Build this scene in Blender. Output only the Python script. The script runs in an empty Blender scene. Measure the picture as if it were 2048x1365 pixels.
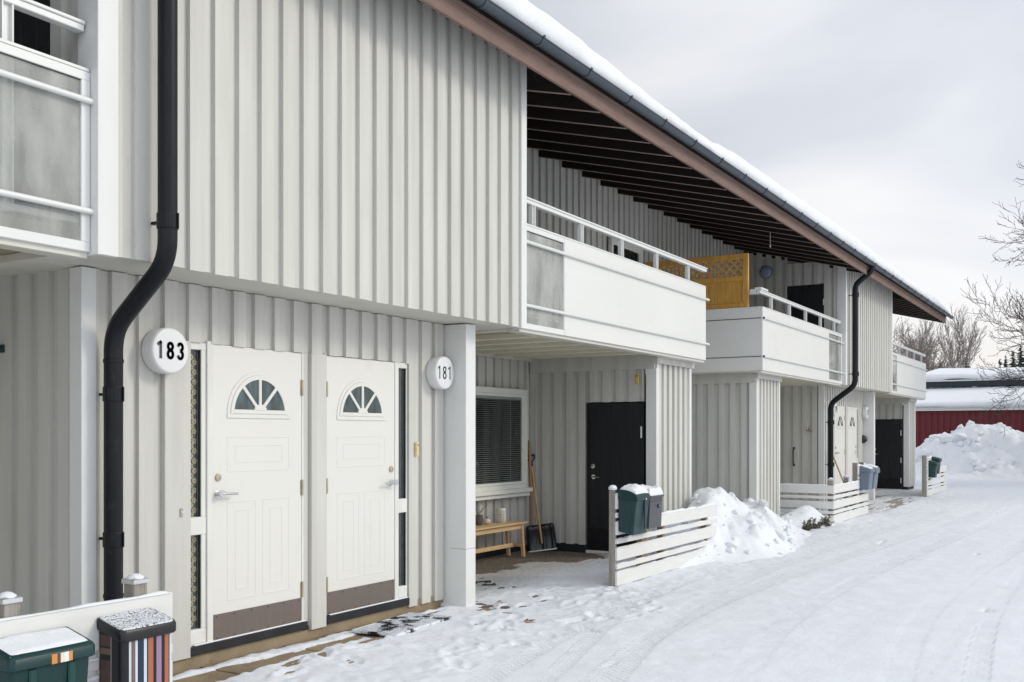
import bpy, bmesh, math, random
import numpy as np
from mathutils import Vector, Matrix
R_ = math.radians
random.seed(7)
rng = np.random.default_rng(11)
sc = bpy.context.scene
COL = sc.collection

# ------------------------------------------------------------------ camera
# world: X runs along the facade away from the camera, Y points into the houses, Z up
cd = bpy.data.cameras.new('camera'); cam = bpy.data.objects.new('camera', cd); COL.objects.link(cam)
cam.location = (0, 0, 1.6)
TH = R_(31.1295)
cam.rotation_euler = (R_(90), 0, TH - R_(90))
cd.sensor_width = 36; cd.lens = 2030 / 2048 * 36
cd.shift_y = 185.5 / 2048
cd.clip_start = 0.05; cd.clip_end = 3000
sc.camera = cam

# ------------------------------------------------------------------ sky and sun (thin overcast winter light)
SUN_EL, SUN_AZ = R_(30), math.atan2(-0.86, 0.50)      # azimuth in the XY plane, towards the sun
SD = Vector((math.cos(SUN_EL) * math.cos(SUN_AZ), math.cos(SUN_EL) * math.sin(SUN_AZ), math.sin(SUN_EL)))
w = bpy.data.worlds.new("World"); sc.world = w; w.use_nodes = True
nt = w.node_tree; N = nt.nodes; L = nt.links; N.clear()
def wn(t, **k):
    n = N.new(t)
    for a, b in k.items(): setattr(n, a, b)
    return n
out = wn('ShaderNodeOutputWorld'); bg = wn('ShaderNodeBackground'); bg.inputs[1].default_value = 0.1
sky = wn('ShaderNodeTexSky', sky_type='NISHITA', sun_disc=False)
sky.sun_elevation = SUN_EL; sky.sun_rotation = math.atan2(SD.x, SD.y)
tc = wn('ShaderNodeTexCoord')
mp = wn('ShaderNodeMapping'); mp.inputs['Scale'].default_value = (1.0, 1.0, 2.6)
L.new(tc.outputs['Generated'], mp.inputs[0])
nz = wn('ShaderNodeTexNoise'); nz.inputs['Scale'].default_value = 2.1; nz.inputs['Detail'].default_value = 4
nz.inputs['Roughness'].default_value = 0.45; nz.inputs['Distortion'].default_value = 0.4
L.new(mp.outputs[0], nz.inputs['Vector'])
rp = wn('ShaderNodeValToRGB'); L.new(nz.outputs[0], rp.inputs[0])
e = rp.color_ramp.elements
e[0].position = 0.33; e[0].color = (5.9, 6.3, 7.1, 1)
e[1].position = 0.66; e[1].color = (9.5, 9.45, 9.55, 1)
m_ = rp.color_ramp.elements.new(0.5); m_.color = (7.5, 7.75, 8.3, 1)
# paler warm band of light low over the horizon
sx = wn('ShaderNodeSeparateXYZ'); L.new(tc.outputs['Generated'], sx.inputs[0])
hr = wn('ShaderNodeMapRange'); hr.inputs[1].default_value = 0.03; hr.inputs[2].default_value = 0.13
hr.inputs[3].default_value = 0.8; hr.inputs[4].default_value = 0.0
L.new(sx.outputs[2], hr.inputs[0])
mh = wn('ShaderNodeMix', data_type='RGBA'); L.new(hr.outputs[0], mh.inputs[0]); L.new(rp.outputs[0], mh.inputs[6])
mh.inputs[7].default_value = (8.9, 8.35, 7.9, 1)
# the cloud is brighter round the veiled sun
dt = wn('ShaderNodeVectorMath', operation='DOT_PRODUCT'); L.new(tc.outputs['Generated'], dt.inputs[0]); dt.inputs[1].default_value = SD
dr = wn('ShaderNodeMapRange'); dr.inputs[1].default_value = 0.25; dr.inputs[2].default_value = 1.0
dr.inputs[3].default_value = 1.0; dr.inputs[4].default_value = 1.35
L.new(dt.outputs['Value'], dr.inputs[0])
ml = wn('ShaderNodeVectorMath', operation='SCALE'); L.new(mh.outputs[2], ml.inputs[0]); L.new(dr.outputs[0], ml.inputs[3])
# added fill: unseen sky behind the viewer brightened to light the near side faces
d2 = wn('ShaderNodeVectorMath', operation='DOT_PRODUCT'); L.new(tc.outputs['Generated'], d2.inputs[0]); d2.inputs[1].default_value = Vector((-0.72, -0.40, 0.56)).normalized()
r2 = wn('ShaderNodeMapRange'); r2.interpolation_type = 'SMOOTHSTEP'; r2.inputs[1].default_value = 0.05; r2.inputs[2].default_value = 0.97
r2.inputs[3].default_value = 1.0; r2.inputs[4].default_value = 1.55
L.new(d2.outputs['Value'], r2.inputs[0])
ml2 = wn('ShaderNodeVectorMath', operation='SCALE'); L.new(ml.outputs[0], ml2.inputs[0]); L.new(r2.outputs[0], ml2.inputs[3])
# the added fill is tinted colder to cool the shaded side faces
r4 = wn('ShaderNodeMapRange'); r4.inputs[1].default_value = -0.2; r4.inputs[2].default_value = 0.9; L.new(d2.outputs['Value'], r4.inputs[0])
mt = wn('ShaderNodeMix', data_type='RGBA', blend_type='MULTIPLY'); L.new(r4.outputs[0], mt.inputs[0]); L.new(ml2.outputs[0], mt.inputs[6]); mt.inputs[7].default_value = (0.955, 0.995, 1.035, 1)
mx = wn('ShaderNodeMix', data_type='RGBA'); mx.inputs[0].default_value = 0.93
L.new(sky.outputs[0], mx.inputs[6]); L.new(mt.outputs[2], mx.inputs[7])
L.new(mx.outputs[2], bg.inputs[0]); L.new(bg.outputs[0], out.inputs[0])

sd = bpy.data.lights.new('sun', 'SUN'); sd.energy = 1.3; sd.angle = R_(15); sd.color = (1.0, 0.93, 0.76)
sun = bpy.data.objects.new('sun', sd); COL.objects.link(sun)
sun.rotation_euler = (-SD).to_track_quat('-Z', 'Y').to_euler()
sc.view_settings.view_transform = 'Standard'; sc.view_settings.look = 'None'
sc.view_settings.exposure = 0.0; sc.view_settings.gamma = 1.0
sc.cycles.max_bounces = 8; sc.cycles.transparent_max_bounces = 12

# ------------------------------------------------------------------ materials
def mat(name, col, rough=0.6, var=0.06, scale=6.0, stretch=(1, 1, 1), bump=0.0, bscale=None, metal=0.0, spec=0.4,
        col2=None, c2pos=(0.55, 0.7), board=None, bstretch=None):
    """procedural paint: base colour, soft value variation, optional second colour in patches, fine bump"""
    m = bpy.data.materials.new(name); m.use_nodes = True
    t = m.node_tree; n = t.nodes; l = t.links
    b = n['Principled BSDF']; b.inputs['Roughness'].default_value = rough; b.inputs['Metallic'].default_value = metal
    b.inputs['Specular IOR Level'].default_value = spec
    g = n.new('ShaderNodeNewGeometry')
    mp = n.new('ShaderNodeMapping'); mp.inputs['Scale'].default_value = stretch
    l.new(g.outputs['Position'], mp.inputs[0])
    z = n.new('ShaderNodeTexNoise'); z.inputs['Scale'].default_value = scale; z.inputs['Detail'].default_value = 5
    l.new(mp.outputs[0], z.inputs['Vector'])
    r = n.new('ShaderNodeMapRange'); r.inputs[1].default_value = 0.3; r.inputs[2].default_value = 0.7
    r.inputs[3].default_value = 1 - var; r.inputs[4].default_value = 1 + var
    l.new(z.outputs[0], r.inputs[0])
    s = n.new('ShaderNodeVectorMath'); s.operation = 'SCALE'; s.inputs[0].default_value = col
    l.new(r.outputs[0], s.inputs[3])
    c = s.outputs[0]
    if board:            # each board a touch different, by its place along the wall
        sp = n.new('ShaderNodeSeparateXYZ'); l.new(g.outputs['Position'], sp.inputs[0])
        ad = n.new('ShaderNodeMath'); ad.operation = 'ADD'; l.new(sp.outputs[0], ad.inputs[0]); l.new(sp.outputs[1], ad.inputs[1])
        dv = n.new('ShaderNodeMath'); dv.operation = 'DIVIDE'; l.new(ad.outputs[0], dv.inputs[0]); dv.inputs[1].default_value = board
        fl = n.new('ShaderNodeMath'); fl.operation = 'FLOOR'; l.new(dv.outputs[0], fl.inputs[0])
        wh = n.new('ShaderNodeTexWhiteNoise'); wh.noise_dimensions = '1D'; l.new(fl.outputs[0], wh.inputs['W'])
        r2 = n.new('ShaderNodeMapRange'); r2.inputs[3].default_value = 0.95; r2.inputs[4].default_value = 1.04
        l.new(wh.outputs[0], r2.inputs[0])
        s2 = n.new('ShaderNodeVectorMath'); s2.operation = 'SCALE'; l.new(c, s2.inputs[0]); l.new(r2.outputs[0], s2.inputs[3]); c = s2.outputs[0]
    if col2:
        z2 = n.new('ShaderNodeTexNoise'); z2.inputs['Scale'].default_value = scale * 2.3; z2.inputs['Detail'].default_value = 8
        z2.inputs['Roughness'].default_value = 0.65
        l.new(mp.outputs[0], z2.inputs['Vector'])
        r3 = n.new('ShaderNodeMapRange'); r3.inputs[1].default_value = c2pos[0]; r3.inputs[2].default_value = c2pos[1]
        l.new(z2.outputs[0], r3.inputs[0])
        mi = n.new('ShaderNodeMix'); mi.data_type = 'RGBA'; l.new(r3.outputs[0], mi.inputs[0]); l.new(c, mi.inputs[6])
        mi.inputs[7].default_value = (*col2, 1); c = mi.outputs[2]
    l.new(c, b.inputs['Base Color'])
    if bump:
        mb = n.new('ShaderNodeMapping'); mb.inputs['Scale'].default_value = bstretch or stretch
        l.new(g.outputs['Position'], mb.inputs[0])
        zb = n.new('ShaderNodeTexNoise'); zb.inputs['Scale'].default_value = bscale or scale * 8; zb.inputs['Detail'].default_value = 6
        l.new(mb.outputs[0], zb.inputs['Vector'])
        bp = n.new('ShaderNodeBump'); bp.inputs['Strength'].default_value = bump; bp.inputs['Distance'].default_value = 0.01
        l.new(zb.outputs[0], bp.inputs['Height']); l.new(bp.outputs[0], b.inputs['Normal'])
    return m

GRAIN = (22, 22, 1.2)
M = {}
M['clad'] = mat('grey_clad', (0.562, 0.55, 0.508), 0.62, 0.055, 1.1, (9, 9, 1), 0.25, 14, board=0.1, bstretch=(6, 6, 0.5), col2=(0.44, 0.43, 0.395), c2pos=(0.62, 0.92))
M['clad2'] = mat('grey_clad_shed', (0.54, 0.535, 0.50), 0.62, 0.055, 1.1, (9, 9, 1), 0.25, 14, board=0.0935, bstretch=(6, 6, 0.5))
M['trim'] = mat('white_trim', (0.70, 0.70, 0.68), 0.5, 0.025, 2, (3, 3, 1), 0.1, 60)
M['trimd'] = mat('white_worn', (0.69, 0.68, 0.645), 0.55, 0.05, 3, (4, 4, 1), 0.2, 40, col2=(0.42, 0.36, 0.29), c2pos=(0.66, 0.74))
M['soffit'] = mat('soffit_board', (0.60, 0.58, 0.52), 0.65, 0.06, 2.0, (1, 3, 1), 0.15, 30)
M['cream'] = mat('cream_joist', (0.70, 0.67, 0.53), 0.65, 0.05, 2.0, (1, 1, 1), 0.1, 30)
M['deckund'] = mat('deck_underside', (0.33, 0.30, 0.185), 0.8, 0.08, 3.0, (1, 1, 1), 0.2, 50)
M['door'] = mat('door_white', (0.70, 0.685, 0.645), 0.38, 0.012, 1.0, (1, 1, 1), 0.04, 220, col2=(0.60, 0.57, 0.52), c2pos=(0.62, 0.9))
M['blackdoor'] = mat('door_black', (0.019, 0.021, 0.023), 0.5, 0.12, 3, (4, 4, 1), 0.08, 80, spec=0.2)
M['steel'] = mat('kick_steel', (0.165, 0.135, 0.118), 0.45, 0.06, 3, (60, 60, 1), 0.05, 60, metal=0.2)
M['black'] = mat('black_sill', (0.014, 0.015, 0.018), 0.5, 0.3, 6, (1, 1, 1), 0.3, 40, col2=(0.75, 0.77, 0.8), c2pos=(0.70, 0.76))
M['plinth'] = mat('plinth_concrete', (0.30, 0.235, 0.155), 0.9, 0.15, 5, (1, 1, 1), 0.6, 60, col2=(0.16, 0.12, 0.08), c2pos=(0.56, 0.75))
M['plinthd'] = mat('plinth_black', (0.016, 0.018, 0.021), 0.7, 0.2, 6, (1, 1, 1), 0.4, 60)
M['fascia'] = mat('fascia_brown', (0.19, 0.124, 0.100), 0.75, 0.14, 1.6, (1, 6, 6), 0.35, 30, col2=(0.15, 0.10, 0.085), c2pos=(0.5, 0.72))
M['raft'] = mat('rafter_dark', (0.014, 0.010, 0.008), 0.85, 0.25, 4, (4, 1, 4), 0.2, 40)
M['raftlit'] = mat('rafter_edge_lit', (0.30, 0.22, 0.195), 0.8, 0.15, 4, (4, 1, 4), 0.2, 40)  # paler underside strip: light bounced off the snow put into the colour
M['gutter'] = mat('gutter_steel', (0.050, 0.066, 0.085), 0.38, 0.12, 3, (1, 4, 4), 0.05, 30, metal=0.3, spec=0.5)
M['pipe'] = mat('pipe_black', (0.009, 0.010, 0.0125), 0.42, 0.25, 4, (3, 3, 1), 0.08, 20, spec=0.22, col2=(0.035, 0.034, 0.036), c2pos=(0.58, 0.78))
M['alu'] = mat('white_rail', (0.70, 0.70, 0.68), 0.35, 0.02, 2, (1, 1, 1), 0.0)
M['panel'] = mat('balcony_panel', (0.705, 0.70, 0.672), 0.42, 0.02, 0.8, (1, 1, 1.5), 0.03, 40, col2=(0.62, 0.61, 0.58), c2pos=(0.58, 0.85))
M['chrome'] = mat('chrome', (0.62, 0.62, 0.62), 0.16, 0.03, 5, metal=1.0)
M['brass'] = mat('brass_lock', (0.48, 0.42, 0.33), 0.3, 0.05, 5, metal=0.9)
M['hinge'] = mat('hinge_zinc', (0.42, 0.37, 0.24), 0.4, 0.15, 9, metal=0.7)
M['sign'] = mat('sign_opal', (0.72, 0.72, 0.72), 0.28, 0.012, 2)
M['ink'] = mat('sign_ink', (0.055, 0.055, 0.058), 0.5, 0.05, 5)
M['yellow'] = mat('yellow_plastic', (0.62, 0.46, 0.10), 0.4, 0.08, 20)
M['ivory'] = mat('ivory_plastic', (0.72, 0.56, 0.28), 0.4, 0.08, 20)
M['darkbit'] = mat('dark_plastic', (0.02, 0.02, 0.022), 0.45, 0.1, 9)
M['birch'] = mat('bench_birch', (0.60, 0.41, 0.22), 0.5, 0.12, 3, (1, 14, 14), 0.1, 30)
M['shaft'] = mat('shaft_wood', (0.52, 0.31, 0.14), 0.5, 0.18, 3, (14, 14, 1), 0.1, 30)
M['shaftd'] = mat('shaft_wood_old', (0.36, 0.20, 0.085), 0.55, 0.2, 3, (14, 14, 1), 0.1, 30)
M['bristle'] = mat('bristle', (0.16, 0.075, 0.03), 0.9, 0.3, 20, (30, 30, 1), 0.5, 60)
M['blade'] = mat('blade_black', (0.009, 0.010, 0.012), 0.27, 0.2, 6, (1, 1, 1), 0.06, 20, spec=0.5)
M['fwhite'] = mat('fence_white', (0.70, 0.695, 0.67), 0.58, 0.04, 3, (1, 10, 10), 0.25, 30, col2=(0.62, 0.585, 0.53), c2pos=(0.64, 0.75))
M['fpost'] = mat('fence_post', (0.30, 0.275, 0.245), 0.8, 0.18, 3, (14, 14, 1), 0.4, 30, col2=(0.17, 0.13, 0.10), c2pos=(0.55, 0.7))
M['fwood'] = mat('fence_post_brown', (0.27, 0.175, 0.095), 0.8, 0.18, 3, (14, 14, 1), 0.4, 30)
M['pine'] = mat('screen_pine', (0.56, 0.30, 0.065), 0.55, 0.16, 2.5, (9, 9, 1.4), 0.15, 30, col2=(0.33, 0.155, 0.035), c2pos=(0.60, 0.72))
M['mgreen'] = mat('mailbox_green', (0.0035, 0.033, 0.033), 0.40, 0.16, 5, (2, 2, 1), 0.1, 60)
M['mgreen2'] = mat('mailbox_green_faded', (0.014, 0.045, 0.050), 0.45, 0.3, 5, (8, 8, 1), 0.1, 60)
M['mgrey'] = mat('mailbox_graphite', (0.075, 0.078, 0.088), 0.42, 0.08, 5)
M['mblue'] = mat('mailbox_bluegrey', (0.14, 0.175, 0.225), 0.45, 0.06, 5)
M['mblack'] = mat('mailbox_black', (0.012, 0.012, 0.014), 0.35, 0.1, 5)
M['speckle'] = mat('lid_snow_dust', (0.012, 0.012, 0.014), 0.5, 0.1, 42, (1, 1, 1), 0.5, 160, col2=(0.70, 0.72, 0.76), c2pos=(0.41, 0.49))
M['cap'] = mat('cap_zinc', (0.66, 0.67, 0.68), 0.3, 0.05, 5, metal=0.8)
M['redwall'] = mat('red_boards', (0.135, 0.022, 0.026), 0.75, 0.16, 1.4, (1, 3, 0.25), 0.2, 20, board=0.24)
M['dfascia'] = mat('dark_fascia', (0.018, 0.028, 0.04), 0.6, 0.1, 3)
M['wfascia'] = mat('white_fascia', (0.62, 0.62, 0.60), 0.6, 0.05, 3)
M['bark'] = mat('bark_dark', (0.060, 0.048, 0.042), 0.9, 0.25, 6)
M['bark2'] = mat('bark_brown', (0.20, 0.165, 0.145), 0.9, 0.3, 3)
M['barkb'] = mat('bark_birch', (0.25, 0.225, 0.21), 0.9, 0.3, 3)
M['spruce'] = mat('spruce_needles', (0.022, 0.040, 0.036), 0.85, 0.35, 0.8, col2=(0.55, 0.60, 0.66), c2pos=(0.66, 0.74))
M['leaf'] = mat('shrub_leaf', (0.065, 0.072, 0.030), 0.6, 0.4, 20, col2=(0.17, 0.11, 0.05), c2pos=(0.5, 0.62))
M['dryleaf'] = mat('dry_leaf', (0.24, 0.13, 0.055), 0.8, 0.3, 20)
M['ceramic'] = mat('ceramic_white', (0.66, 0.64, 0.58), 0.5, 0.05, 8)
M['pumpkin'] = mat('pumpkin_pale', (0.60, 0.53, 0.47), 0.6, 0.15, 12)
M['potd'] = mat('dark_pot', (0.10, 0.085, 0.08), 0.6, 0.15, 9)
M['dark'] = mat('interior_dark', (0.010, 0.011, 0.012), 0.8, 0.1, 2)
M['blind'] = mat('blind_slat', (0.55, 0.55, 0.53), 0.5, 0.03, 5)
M['wframe'] = mat('window_frame', (0.74, 0.735, 0.68), 0.45, 0.03, 5)
M['rubber'] = mat('mat_rubber', (0.017, 0.017, 0.019), 0.8, 0.2, 3, (1, 1, 1), 0.2, 60, col2=(0.70, 0.72, 0.76), c2pos=(0.42, 0.50))
M['paving'] = mat('paving_slab', (0.245, 0.185, 0.115), 0.9, 0.22, 2.5, (1, 1, 1), 0.6, 60, col2=(0.15, 0.115, 0.08), c2pos=(0.52, 0.7))
M['gravel'] = mat('gravel_wet', (0.115, 0.090, 0.066), 0.9, 0.35, 30, (1, 1, 1), 1.0, 60, col2=(0.42, 0.40, 0.38), c2pos=(0.57, 0.63))
M['curt'] = mat('curtain_dark', (0.075, 0.085, 0.095), 0.8, 0.2, 20)
M['flower'] = mat('curtain_flower', (0.85, 0.64, 0.42), 0.8, 0.2, 30)
M['sheet'] = mat('blue_lamp_glass', (0.30, 0.36, 0.46), 0.3, 0.03, 4)

def snow_mat(name, col=(0.745, 0.76, 0.785), bump=0.5, dust=None):
    m = bpy.data.materials.new(name); m.use_nodes = True
    t = m.node_tree; n = t.nodes; l = t.links; b = n['Principled BSDF']
    b.inputs['Roughness'].default_value = 0.72; b.inputs['Specular IOR Level'].default_value = 0.25
    g = n.new('ShaderNodeNewGeometry')
    z = n.new('ShaderNodeTexNoise'); z.inputs['Scale'].default_value = 3.0; z.inputs['Detail'].default_value = 6
    l.new(g.outputs['Position'], z.inputs['Vector'])
    r = n.new('ShaderNodeMapRange'); r.inputs[1].default_value = 0.3; r.inputs[2].default_value = 0.7
    r.inputs[3].default_value = 0.965; r.inputs[4].default_value = 1.02; l.new(z.outputs[0], r.inputs[0])
    s = n.new('ShaderNodeVectorMath'); s.operation = 'SCALE'; s.inputs[0].default_value = col; l.new(r.outputs[0], s.inputs[3])
    c = s.outputs[0]
    if dust:             # grit and thin trodden ice, baked per vertex from where feet and wheels go
        at = n.new('ShaderNodeAttribute'); at.attribute_name = 'grit'
        z3 = n.new('ShaderNodeTexNoise'); z3.inputs['Scale'].default_value = 26; z3.inputs['Detail'].default_value = 6; z3.inputs['Roughness'].default_value = 0.7
        l.new(g.outputs['Position'], z3.inputs['Vector'])
        ad = n.new('ShaderNodeMath'); ad.operation = 'MULTIPLY_ADD'; l.new(at.outputs['Fac'], ad.inputs[0]); ad.inputs[1].default_value = 0.36; l.new(z3.outputs[0], ad.inputs[2])
        r3 = n.new('ShaderNodeMapRange'); r3.inputs[1].default_value = 0.62; r3.inputs[2].default_value = 0.95; r3.inputs[4].default_value = 0.85
        l.new(ad.outputs[0], r3.inputs[0])
        ic = n.new('ShaderNodeMapRange'); ic.inputs[4].default_value = 0.55; l.new(at.outputs['Fac'], ic.inputs[0])
        mi0 = n.new('ShaderNodeMix'); mi0.data_type = 'RGBA'; l.new(ic.outputs[0], mi0.inputs[0]); l.new(c, mi0.inputs[6]); mi0.inputs[7].default_value = (0.40, 0.40, 0.395, 1); c = mi0.outputs[2]
        mi = n.new('ShaderNodeMix'); mi.data_type = 'RGBA'; l.new(r3.outputs[0], mi.inputs[0]); l.new(c, mi.inputs[6]); mi.inputs[7].default_value = (*dust, 1)
        c = mi.outputs[2]
    l.new(c, b.inputs['Base Color'])
    zb = n.new('ShaderNodeTexNoise'); zb.inputs['Scale'].default_value = 38; zb.inputs['Detail'].default_value = 8; zb.inputs['Roughness'].default_value = 0.6
    l.new(g.outputs['Position'], zb.inputs['Vector'])
    hgt = zb.outputs[0]
    if dust:             # tyre tread: herringbone lugs pressed along the wheel tracks
        def A(nm): q = n.new('ShaderNodeAttribute'); q.attribute_name = nm; return q.outputs['Fac']
        def mth(op, a, c2, c3=None):
            q = n.new('ShaderNodeMath'); q.operation = op
            for k_, v_ in enumerate((a, c2, c3)):
                if v_ is None: continue
                if isinstance(v_, (int, float)): q.inputs[k_].default_value = v_
                else: l.new(v_, q.inputs[k_])
            return q.outputs[0]
        ta = mth('ABSOLUTE', A('trt'), 0); ph = mth('MULTIPLY_ADD', ta, 0.8, A('trs'))
        lug = mth('SINE', mth('MULTIPLY', ph, 2 * math.pi / .062), 0); lug = mth('MULTIPLY', lug, 3.0); lug = mth('MAXIMUM', mth('MINIMUM', lug, 1.0), -1.0)
        rib = mth('MINIMUM', mth('MULTIPLY', mth('ABSOLUTE', mth('SINE', mth('MULTIPLY', A('trt'), math.pi / .042), 0), 0), 3.0), 1.0)
        hgt = mth('MULTIPLY_ADD', mth('MULTIPLY', mth('MULTIPLY', lug, rib), A('trw')), 0.75, hgt)
    bp = n.new('ShaderNodeBump'); bp.inputs['Strength'].default_value = bump; bp.inputs['Distance'].default_value = 0.012
    l.new(hgt, bp.inputs['Height']); l.new(bp.outputs[0], b.inputs['Normal'])
    return m
M['snow'] = snow_mat('snow')
M['snowg'] = snow_mat('snow_ground', (0.715, 0.735, 0.775), 0.45, dust=(0.27, 0.245, 0.22))

def glass_mat(name, tint, clear, dirt=(0.35, 0.34, 0.32), dirtfac=0.2, rough=0.05, fog=None):
    m = bpy.data.materials.new(name); m.use_nodes = True
    t = m.node_tree; n = t.nodes; l = t.links; n.clear()
    o = n.new('ShaderNodeOutputMaterial')
    tr = n.new('ShaderNodeBsdfTransparent'); tr.inputs[0].default_value = (*tint, 1)
    df = n.new('ShaderNodeBsdfDiffuse'); df.inputs[0].default_value = (*dirt, 1)
    gl = n.new('ShaderNodeBsdfGlossy'); gl.inputs['Roughness'].default_value = rough; gl.inputs[0].default_value = (0.9, 0.9, 0.9, 1)
    m1 = n.new('ShaderNodeMixShader'); l.new(tr.outputs[0], m1.inputs[1]); l.new(df.outputs[0], m1.inputs[2])
    m1.inputs[0].default_value = dirtfac
    if fog:
        g = n.new('ShaderNodeNewGeometry'); z = n.new('ShaderNodeTexNoise'); z.inputs['Scale'].default_value = 2.2; z.inputs['Detail'].default_value = 7
        gm = n.new('ShaderNodeMapping'); gm.inputs['Scale'].default_value = (2.2, 2.2, .8); l.new(g.outputs['Position'], gm.inputs[0]); l.new(gm.outputs[0], z.inputs['Vector'])
        r = n.new('ShaderNodeMapRange'); r.inputs[1].default_value = 0.35; r.inputs[2].default_value = 0.62
        r.inputs[3].default_value = fog[0]; r.inputs[4].default_value = fog[1]; l.new(z.outputs[0], r.inputs[0]); l.new(r.outputs[0], m1.inputs[0])
    fr = n.new('ShaderNodeFresnel'); fr.inputs[0].default_value = 1.5
    gb = n.new('ShaderNodeNewGeometry'); iv = n.new('ShaderNodeMath'); iv.operation = 'SUBTRACT'; iv.inputs[0].default_value = 1.0; l.new(gb.outputs['Backfacing'], iv.inputs[1])
    fm = n.new('ShaderNodeMath'); fm.operation = 'MULTIPLY'; l.new(fr.outputs[0], fm.inputs[0]); l.new(iv.outputs[0], fm.inputs[1])
    m2 = n.new('ShaderNodeMixShader'); l.new(fm.outputs[0], m2.inputs[0]); l.new(m1.outputs[0], m2.inputs[1]); l.new(gl.outputs[0], m2.inputs[2])
    l.new(m2.outputs[0], o.inputs[0])
    return m
M['bglass'] = glass_mat('balcony_glass', (0.80, 0.82, 0.81), 0.7, (0.76, 0.75, 0.71), 0.3, 0.08, fog=(0.16, 0.38))
M['wglass'] = glass_mat('window_glass', (0.85, 0.88, 0.87), 0.9, (0.3, 0.3, 0.3), 0.03)
def obscure():
    m = mat('door_glass', (0.055, 0.080, 0.085), 0.16, 0.65, 14, (1, 1, 0.3), 0.5, 60, spec=0.6)
    return m
M['dglass'] = obscure()

# ------------------------------------------------------------------ mesh helpers
class MB:
    def __init__(s): s.v = []; s.f = []; s.m = []
    def add(s, vs, fs, mi=0):
        o = len(s.v); s.v += [tuple(p) for p in vs]; s.f += [tuple(i + o for i in f) for f in fs]; s.m += [mi] * len(fs); return s
    def box(s, x0, x1, y0, y1, z0, z1, mi=0, tf=None):
        vs = [(x, y, z) for x in (x0, x1) for y in (y0, y1) for z in (z0, z1)]
        if tf: vs = [tf @ Vector(p) for p in vs]
        return s.add(vs, [(0, 1, 3, 2), (4, 6, 7, 5), (0, 4, 5, 1), (2, 3, 7, 6), (0, 2, 6, 4), (1, 5, 7, 3)], mi)
    def tube(s, pts, r, n=12, mi=0, cap=True):
        pts = [Vector(p) for p in pts]; k = len(pts)
        rs = r if isinstance(r, (list, tuple)) else [r] * k
        up = None; rings = []
        for i, p in enumerate(pts):
            d = (pts[min(i + 1, k - 1)] - pts[max(i - 1, 0)]).normalized()
            if up is None:
                up = Vector((0, 0, 1)) if abs(d.z) < 0.9 else Vector((1, 0, 0))
            a = d.cross(up)
            if a.length < 1e-6: a = d.orthogonal()
            a.normalize(); b = d.cross(a).normalized(); up = -b if False else a.cross(d)
            rings.append([p + (a * math.cos(2 * math.pi * j / n) + b * math.sin(2 * math.pi * j / n)) * rs[i] for j in range(n)])
        vs = [q for ring in rings for q in ring]; fs = []
        for i in range(k - 1):
            for j in range(n):
                fs.append((i * n + j, i * n + (j + 1) % n, (i + 1) * n + (j + 1) % n, (i + 1) * n + j))
        if cap: fs += [tuple(range(n - 1, -1, -1)), tuple(range((k - 1) * n, k * n))]
        return s.add(vs, fs, mi)
    def prism(s, poly, axis, a0, a1, mi=0):
        """poly: 2-D outline in the plane across 'axis' (x: (y,z), y: (x,z), z: (x,y))"""
        def P(u, v, a): return {'x': (a, u, v), 'y': (u, a, v), 'z': (u, v, a)}[axis]
        n = len(poly); vs = [P(u, v, a0) for u, v in poly] + [P(u, v, a1) for u, v in poly]
        fs = [(i, (i + 1) % n, n + (i + 1) % n, n + i) for i in range(n)] + [tuple(range(n - 1, -1, -1)), tuple(range(n, 2 * n))]
        return s.add(vs, fs, mi)
    def lathe(s, prof, c, axis='z', n=32, mi=0):
        """prof: (radius, height along axis)"""
        vs = []; fs = []
        for r, h in prof:
            for j in range(n):
                a = 2 * math.pi * j / n; u, v = r * math.cos(a), r * math.sin(a)
                q = {'z': (u, v, h), 'y': (u, h, v), 'x': (h, u, v)}[axis]
                vs.append((c[0] + q[0], c[1] + q[1], c[2] + q[2]))
        k = len(prof)
        for i in range(k - 1):
            for j in range(n): fs.append((i * n + j, i * n + (j + 1) % n, (i + 1) * n + (j + 1) % n, (i + 1) * n + j))
        fs += [tuple(range(n - 1, -1, -1)), tuple(range((k - 1) * n, k * n))]
        return s.add(vs, fs, mi)

ROOTLOC = {}
def obj(name, mb, mats, parent=None, bevel=0.0, smooth=False, seg=1):
    me = bpy.data.meshes.new(name); me.from_pydata(mb.v, [], mb.f)
    if not isinstance(mats, (list, tuple)): mats = [mats]
    for m in mats: me.materials.append(M[m] if isinstance(m, str) else m)
    if any(mb.m): me.polygons.foreach_set('material_index', mb.m)
    bm = bmesh.new(); bm.from_mesh(me); bmesh.ops.recalc_face_normals(bm, faces=bm.faces)
    if bevel:
        es = [e for e in bm.edges if len(e.link_faces) == 2 and e.calc_face_angle(0) > R_(40)]
        bmesh.ops.bevel(bm, geom=es, offset=bevel, segments=seg, affect='EDGES', profile=0.5, clamp_overlap=True)
    bm.to_mesh(me); bm.free()
    if smooth:
        me.polygons.foreach_set('use_smooth', [True] * len(me.polygons))
        me.update(); me.set_sharp_from_angle(angle=R_(38))
    o = bpy.data.objects.new(name, me); COL.objects.link(o)
    if parent is not None:
        o.parent = parent; o.matrix_parent_inverse = Matrix.Translation(-world_loc(parent))
    return o
def world_loc(o):
    return Vector(o['_wl']) if '_wl' in o else Vector((0, 0, 0))
def tag(o, label, cat, group=None):
    o['label'] = label; o['category'] = cat
    if group: o['group'] = group
    return o
EMPTIES = []
def thing(name, label, cat, loc=(0, 0, 0), group=None):
    o = bpy.data.objects.new(name, None); COL.objects.link(o); o.location = loc
    o.empty_display_size = 0.2; o['_wl'] = tuple(loc); EMPTIES.append(o)
    return tag(o, label, cat, group)
def struct(o, kind='structure'): o['kind'] = kind; return o

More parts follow.
